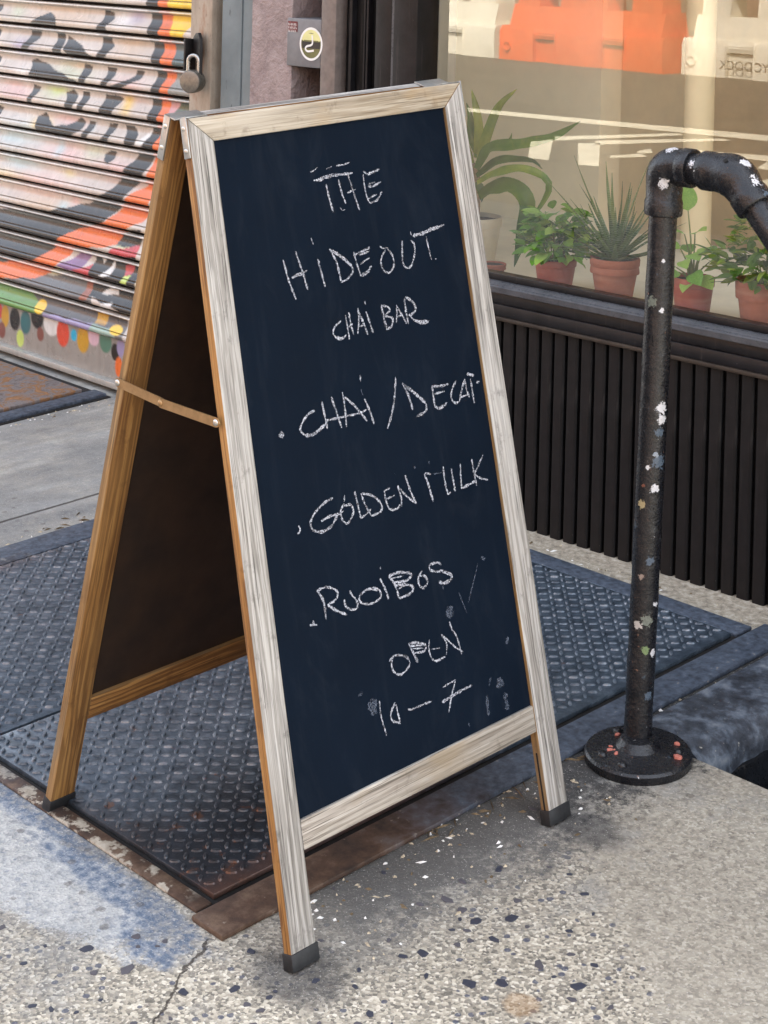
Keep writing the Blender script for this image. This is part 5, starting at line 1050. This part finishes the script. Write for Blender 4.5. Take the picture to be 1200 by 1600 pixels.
def plant_thing(name, label, s_, dep, cat='potted plant'):
    return thing(name, label, cat, M=FMAT @ Matrix.Translation((s_, dep, FLOOR)))
def blade(name, pts, width, mat, parent, prof=None, fold=0.25, step=0.008, nrm=None, thick=0.0):
    P = catmull(pts, step); n = len(P); V = []; F = []
    for i, p in enumerate(P):
        t = (P[min(i + 1, n - 1)] - P[max(i - 1, 0)]).normalized(); u = i / (n - 1)
        nn = nrm if nrm is not None else VIEW
        sd_ = t.cross(nn); sd_ = sd_.normalized() if sd_.length > 1e-4 else Vector((1, 0, 0)); nv = sd_.cross(t)
        w = width * 0.5 * (prof(u) if prof else (min(1, 0.45 + u * 2.0) * (1 - u ** 3) ** 0.8))
        w = max(w, 0.0006)
        wv = 0.12 * w * math.sin(i * 0.9 + width * 900)
        for k, (a, lift) in enumerate(((-1, fold), (-0.5, fold * 0.35), (0, 0), (0.5, fold * 0.35), (1, fold))):
            V.append(p + sd_ * w * a + nv * (w * lift + wv * a))
        if i:
            for k in range(4): F.append(((i - 1) * 5 + k, (i - 1) * 5 + k + 1, i * 5 + k + 1, i * 5 + k))
    return mesh_obj(name, V, F, mat, parent, smooth=True)
def oval_leaf_mesh(nm, mat, l=1.0, w=0.62, point=0.7, cup=0.12, heart=0.0):
    V = []; F = []; N = 9
    for i in range(N + 1):
        u = i / N; hw = w * 0.5 * (math.sin(math.pi * min(1, u ** point)) ** 0.8 if 0 < u < 1 else 0.02)
        droop = -0.22 * u * u
        for a in (-1, -0.5, 0, 0.5, 1): V.append((a * hw, u * l - heart * abs(a) * 0.12 * (1 - u), droop + cup * abs(a) * hw * 2 * (1 + 0.3 * math.sin(u * 9))))
        if i:
            for k in range(4): F.append(((i - 1) * 5 + k, (i - 1) * 5 + k + 1, i * 5 + k + 1, i * 5 + k))
    me = bpy.data.meshes.new(nm); me.from_pydata(V, [], F); me.materials.append(mat); me.polygons.foreach_set('use_smooth', [True] * len(F)); return me
def put_leaf(me, root, pos, dirv, size, up=Vector((0, 0, 1)), roll=0.0):
    y = Vector(dirv).normalized(); x = y.cross(up); x = x.normalized() if x.length > 1e-4 else Vector((1, 0, 0)); z = x.cross(y)
    M = Matrix(((x.x, y.x, z.x, pos[0]), (x.y, y.y, z.y, pos[1]), (x.z, y.z, z.z, pos[2]), (0, 0, 0, 1))) @ Matrix.Rotation(roll, 4, 'Y') @ Matrix.Diagonal((size, size, size, 1))
    o = bpy.data.objects.new('leaf', me); COL.objects.link(o); o.parent = root; o.matrix_local = M; return o

# tall strap-leaved plant behind the sign's right leg
DS, DD = -0.785, 0.26
dr = plant_thing('strap_leaf_plant', 'tall strap-leaved plant in a white pot half hidden by the chalkboard sign', DS, DD)
pot(dr, 0.075, 0.13, POTW, 'plain')
tube('cane', [(0, 0, 0.11), (0.004, 0, 0.18), (0.004, -0.005, 0.27)], [0.013, 0.012, 0.010], CANE_M, dr, 14)
off = Vector((DS, DD, FLOOR))
for lf in DRAC:
    blade('leaf', [Vector(p) - off for p in lf[1:]], lf[0] * 1.75, LEAF_D, dr, fold=0.35, step=0.012)
# saucer with a small clay pot between
sc_ = plant_thing('small_clay_pot', 'small empty terracotta pot at the sign edge inside the window', -0.600, 0.125, 'pot')
pot(sc_, 0.034, 0.045, TERRA, 'clay')

# 1 trailing bushy plant, plastic pot
p1 = plant_thing('leafy_plant', 'bushy variegated plant in a smooth red-brown pot, nearest the chalkboard sign', -0.393, 0.12)
pot(p1, 0.053, 0.088, TERRA2, 'plain')
lp = [oval_leaf_mesh('leaf', LEAF_P, 1, 0.62, 0.75, 0.16, 1.0), oval_leaf_mesh('leaf', LEAF_P, 1, 0.50, 0.8, 0.2, 1.0), oval_leaf_mesh('leaf', LEAF_P, 1, 0.72, 0.7, 0.1, 1.0)]
rr = random.Random(3)
for k in range(15):
    a = rr.uniform(0, 6.28); l = rr.uniform(0.07, 0.14); e = rr.uniform(0.5, 1.3)
    tipv = Vector((math.cos(a) * math.cos(e), math.sin(a) * math.cos(e), math.sin(e))) * l
    tube('stem', [(math.cos(a) * 0.012, math.sin(a) * 0.012, 0.078), (tipv.x * 0.6, tipv.y * 0.6, 0.085 + tipv.z * 0.7), (tipv.x, tipv.y, 0.085 + tipv.z)], [0.0016, 0.0014, 0.001], STEM_M, p1, 6)
for k in range(210):
    a = rr.uniform(0, 6.28); rad = 0.088 * math.sqrt(rr.random()); hz = 0.090 + 0.135 * math.sqrt(max(0, 1 - (rad / 0.095) ** 2)) * rr.uniform(0.05, 1.0)
    d = Vector((math.cos(a + rr.uniform(-.7, .7)), math.sin(a + rr.uniform(-.7, .7)), rr.uniform(-0.5, 0.6)))
    put_leaf(rr.choice(lp), p1, (math.cos(a) * rad, math.sin(a) * rad * 0.8, hz), d, rr.uniform(0.030, 0.052), roll=rr.uniform(-0.7, 0.7))

# 2 spiky succulent, clay pot
p2 = plant_thing('spiky_plant', 'spiky banded succulent in a rimmed terracotta pot left of the handrail post', -0.212, 0.12)
pot(p2, 0.059, 0.116, TERRA, 'clay')
for k in range(42):
    a = k * 2.39996 + rr.uniform(-.2, .2); q = k / 41; e = R(80 - 72 * q ** 0.8 + rr.uniform(-8, 8)); l = rr.uniform(0.14, 0.215) * (1.12 - 0.30 * q)
    if k in (3, 7, 12): l *= 1.25
    d = Vector((math.cos(a) * math.cos(e), math.sin(a) * math.cos(e) * 0.8, math.sin(e)))
    b0 = Vector((math.cos(a) * 0.014 * (0.4 + q), math.sin(a) * 0.014 * (0.4 + q), 0.106 + 0.012 * (1 - q)))
    side = Vector((math.cos(a), math.sin(a), 0))
    blade('leaf', [b0, b0 + d * l * 0.35, b0 + d * l * 0.7 + side * 0.004, b0 + d * l + side * 0.012 * rr.uniform(-0.6, 1.4)], 0.0165, LEAF_S, p2, prof=lambda u: (1 - u) ** 0.75 * 1.05, fold=0.6, nrm=(Vector((0, 0, 1)) + side * -0.5 if e < R(60) else side * -1))
# 3 round-leaved plant
p3 = plant_thing('round_leaf_plant', 'upright plant with large round bright leaves in a red-brown pot right of the handrail post', 0.012, 0.12)
pot(p3, 0.050, 0.104, TERRA2, 'plain')
lr = [oval_leaf_mesh('leaf', LEAF_R, 1, 0.78, 0.8, 0.07), oval_leaf_mesh('leaf', LEAF_R, 1, 0.66, 0.8, 0.12)]
spec = [(-0.012, -0.01, 0.255, (-0.1, -0.1, 1), 0.072, 0.3), (0.012, -0.015, 0.205, (0.7, -0.5, 0.45), 0.060, 0.2), (-0.02, -0.01, 0.20, (-0.7, -0.6, 0.3), 0.056, 0.2), (0.03, -0.01, 0.165, (0.8, -0.4, 0.35), 0.058, 0.2), (0.005, -0.02, 0.158, (0.8, -0.6, 0.1), 0.05, 0.1), (-0.03, -0.01, 0.165, (-0.8, -0.5, 0.3), 0.055, -0.2), (-0.015, -0.02, 0.14, (0.5, -0.6, 0.0), 0.05, 0.3),
        (0.02, -0.03, 0.118, (0.7, -0.7, -0.1), 0.062, 0.4), (-0.02, -0.03, 0.115, (-0.2, -1, 0.1), 0.068, -0.3), (0.035, -0.02, 0.112, (1, -0.5, -0.3), 0.05, 0.2), (-0.04, -0.01, 0.12, (-1, -0.4, -0.1), 0.06, 0.3), (0.0, 0.02, 0.15, (0.2, 0.8, 0.4), 0.055, 0), (0.03, 0.02, 0.14, (0.9, 0.4, 0.2), 0.05, 0), (-0.03, 0.03, 0.15, (-0.7, 0.6, 0.4), 0.055, 0), (0.01, -0.025, 0.10, (0.2, -1, -0.25), 0.05, 0.1)]
for (x, y, z, d, sz, rl) in spec:
    tube('stem', [(x * 0.3, y * 0.3, 0.094), (x * 0.5, y * 0.5, 0.094 + (z - 0.094) * 0.6), (x, y, z)], [0.0025, 0.002, 0.0013], STEM_M, p3, 6)
    put_leaf(rr.choice(lr), p3, (x, y, z), d, sz, roll=rl, up=Vector((0.5, -0.55, 0.65)) if d[2] > 0.9 else Vector((0, -0.25, 1)))
# 4 bushy plant at the right edge
p4 = plant_thing('bushy_plant', 'dense small-leaved plant in a terracotta pot at the right end of the window', 0.197, 0.125)
pot(p4, 0.062, 0.124, TERRA, 'rim')
lb = [oval_leaf_mesh('leaf', LEAF_B, 1, 0.46, 0.85, 0.15), oval_leaf_mesh('leaf', LEAF_B, 1, 0.36, 0.9, 0.1)]
for k in range(12):
    a = rr.uniform(0, 6.28); e = rr.uniform(0.5, 1.3); l = rr.uniform(0.06, 0.11)
    tube('stem', [(0.01 * math.cos(a), 0.01 * math.sin(a), 0.112), (l * math.cos(a) * math.cos(e), l * math.sin(a) * math.cos(e), 0.115 + l * math.sin(e))], [0.0018, 0.001], STEM_M, p4, 6)
for k in range(280):
    a = rr.uniform(0, 6.28); rad = 0.125 * math.sqrt(rr.random()); hz = 0.112 + 0.165 * math.sqrt(max(0, 1 - (rad / 0.13) ** 2)) * rr.uniform(0.02, 1.0)
    d = Vector((math.cos(a + rr.uniform(-.7, .7)), math.sin(a + rr.uniform(-.7, .7)), rr.uniform(-0.3, 0.7)))
    put_leaf(rr.choice(lb), p4, (math.cos(a) * rad, math.sin(a) * rad * 0.75, hz), d, rr.uniform(0.030, 0.056), roll=rr.uniform(-0.7, 0.7))

# ================================================================ across the street (seen mirrored in the window)
MARK = [[[-13.1,-8.61],[-9.57,-9.04],[-9.29,-8.56],[-12.81,-8.28]],[[-10.74,-7.1],[-10.21,-8.43],[-10.07,-8.28],[-10.52,-6.82]],[[-10.3,-7.15],[-9.69,-8.39],[-9.53,-8.29],[-10.09,-6.87]],[[-9.25,-7.31],[-8.65,-7.5],[-8.42,-7.12],[-9.13,-7.11]],[[-10.59,-6.54],[-10.59,-6.88],[-9.62,-5.55],[-9.83,-5.53]],[[-10.26,-6.83],[-10.14,-7.01],[-9.1,-5.56],[-9.28,-5.5]],[[-9.55,-6.76],[-9.6,-7.04],[-9.4,-6.79],[-9.43,-6.6]],[[-9.5,-6.28],[-9.44,-6.66],[-9.24,-6.47],[-9.4,-6.14]],[[-8.3,-6.78],[-8.42,-7.12],[-8.1,-6.58],[-8.21,-6.59]],[[-7.7,-5.66],[-7.8,-6.08],[-7.48,-5.54],[-7.55,-5.45]]]
for q in MARK:
    struct(mesh_obj('road_marking', [(x, y, RZ + 0.004) for x, y in q], [(0, 1, 2, 3)], ROADPAINT))
PL_W = simple('white_barrier_plastic', C(224, 216, 196), 0.5, 0, 0.06, 3); PL_O = simple('orange_barrier_plastic', C(232, 96, 40), 0.5, 0, 0.08, 3)
PL_D = simple('barrier_lettering', C(70, 64, 54), 0.7)
def barrier(name, label, x0, y0, length, ang, mat, text=None):
    o = thing(name, label, 'barrier', (x0, y0, RZ), ang, 'water-filled barriers across the street')
    Lh = length
    def blk(nm, a, b, prof):       # prof: (y,z) section, extruded along x
        V = [(x, y, z) for x in (a, b) for y, z in prof]; n = len(prof)
        F = [(i, (i + 1) % n, n + (i + 1) % n, n + i) for i in range(n)] + [tuple(range(n)), tuple(range(n, 2 * n))[::-1]]
        bm = bmesh.new(); me = bpy.data.meshes.new('t'); me.from_pydata(V, [], F); bm.from_mesh(me); bpy.data.meshes.remove(me)
        bmesh.ops.bevel(bm, geom=list(bm.edges), offset=0.018, segments=2, affect='EDGES')
        return shade_auto(bm_obj(nm, bm, mat, o), 40)
    lo = [(-0.40, 0.0), (0.40, 0.0), (0.40, 0.44), (0.36, 0.52), (-0.36, 0.52), (-0.40, 0.44)]
    slot = [(-0.33, 0.001), (0.33, 0.001), (0.33, 0.34), (-0.33, 0.34)]
    w = Lh / 9
    for a, b in ((0, 2 * w), (3.2 * w, 5.8 * w), (7 * w, 9 * w)): blk('base', a, b - 0.004, lo)
    for a, b in ((2 * w, 3.2 * w), (5.8 * w, 7 * w)):
        blk('base', a, b - 0.004, [(-0.38, 0.36), (0.38, 0.36), (0.40, 0.44), (0.36, 0.519), (-0.36, 0.519), (-0.40, 0.44)]); blk('fork_slot', a + 0.002, b - 0.006, slot)
    up = [(-0.30, 0.521), (0.30, 0.521), (0.20, 0.86), (-0.20, 0.86)]
    blk('upper_body', 0.12, Lh - 0.12, up)
    up2 = [(-0.20, 0.861), (0.20, 0.861), (0.16, 1.18), (-0.16, 1.18)]
    for a, b in ((0.2, 1.8 * w), (3.0 * w, 5.6 * w), (6.9 * w, Lh - 0.2)): blk('upper_body', a, b, up2)
    blk('top_beam', 0.2, Lh - 0.2, [(-0.16, 1.181), (0.16, 1.181), (0.13, 1.42), (-0.13, 1.42)])
    lathe('drain_plug', [(0.001, 0.0), (0.06, 0.0), (0.085, 0.0), (0.085, 0.03), (0.055, 0.03), (0.05, 0.01), (0.001, 0.01)], mat, o, 24, M=Matrix.Translation((0.16, 0.395, 0.22)) @ rot_to((0, 1, 0)))
    if text:
        cu_ = bpy.data.curves.new('txt', 'FONT'); cu_.body = text; cu_.size = 0.19; cu_.align_x = 'CENTER'
        to = bpy.data.objects.new('txt', cu_); COL.objects.link(to)
        me = bpy.data.meshes.new_from_object(to); bpy.data.objects.remove(to)
        l_ = data_obj('lettering', me, [PL_D], o, M=Matrix.Translation((1.05, 0.404, 0.12)) @ Matrix.Rotation(R(180), 4, 'Z') @ Matrix.Rotation(R(90), 4, 'X'))
    return o
barrier('traffic_barrier', 'orange plastic traffic barrier mirrored in the shop window', -18.25, -15.95, 3.35, R(6.3), PL_O)
barrier('traffic_barrier', 'white plastic traffic barrier left of the orange one in the window reflection', -21.75, -16.35, 3.4, R(6.3), PL_W)
barrier('traffic_barrier', 'white plastic traffic barrier right of the orange one in the window reflection', -14.80, -15.85, 3.4, R(2), PL_W, 'YODOCK')

# unseen row of houses opposite, added to close off the low sky
FARW = simple('unseen_row_brick', C(142, 112, 92), 0.85, 0, 0.2, 2, 0.0); FARG = simple('unseen_row_window_glass', C(40, 46, 54), 0.15)
row = thing('unseen_brick_row', 'unseen long brick building across the street, added to close off the low sky', 'building', (-64, -27.0, RZ))
win = None
for x0, w, h in ((0, 18, 15), (18.1, 14, 12), (32.2, 16, 16), (48.3, 13, 13), (61.4, 17, 15), (78.5, 15, 12), (93.6, 18, 16)):
    box('wall', (x0, x0 + w, -6, 0, 0, h), FARW, row)
    nx = int(w / 2.2)
    for i in range(nx):
        for k in range(int(h / 3.4)):
            if win is None: q = box('window', (-0.5, 0.5, -0.1, 0.03, 0, 1.7), FARG, row); win = q.data
            else: q = bpy.data.objects.new('window', win); COL.objects.link(q); q.parent = row
            q.location = (x0 + (i + 0.5) * w / nx, 0, 1.2 + 3.4 * k)
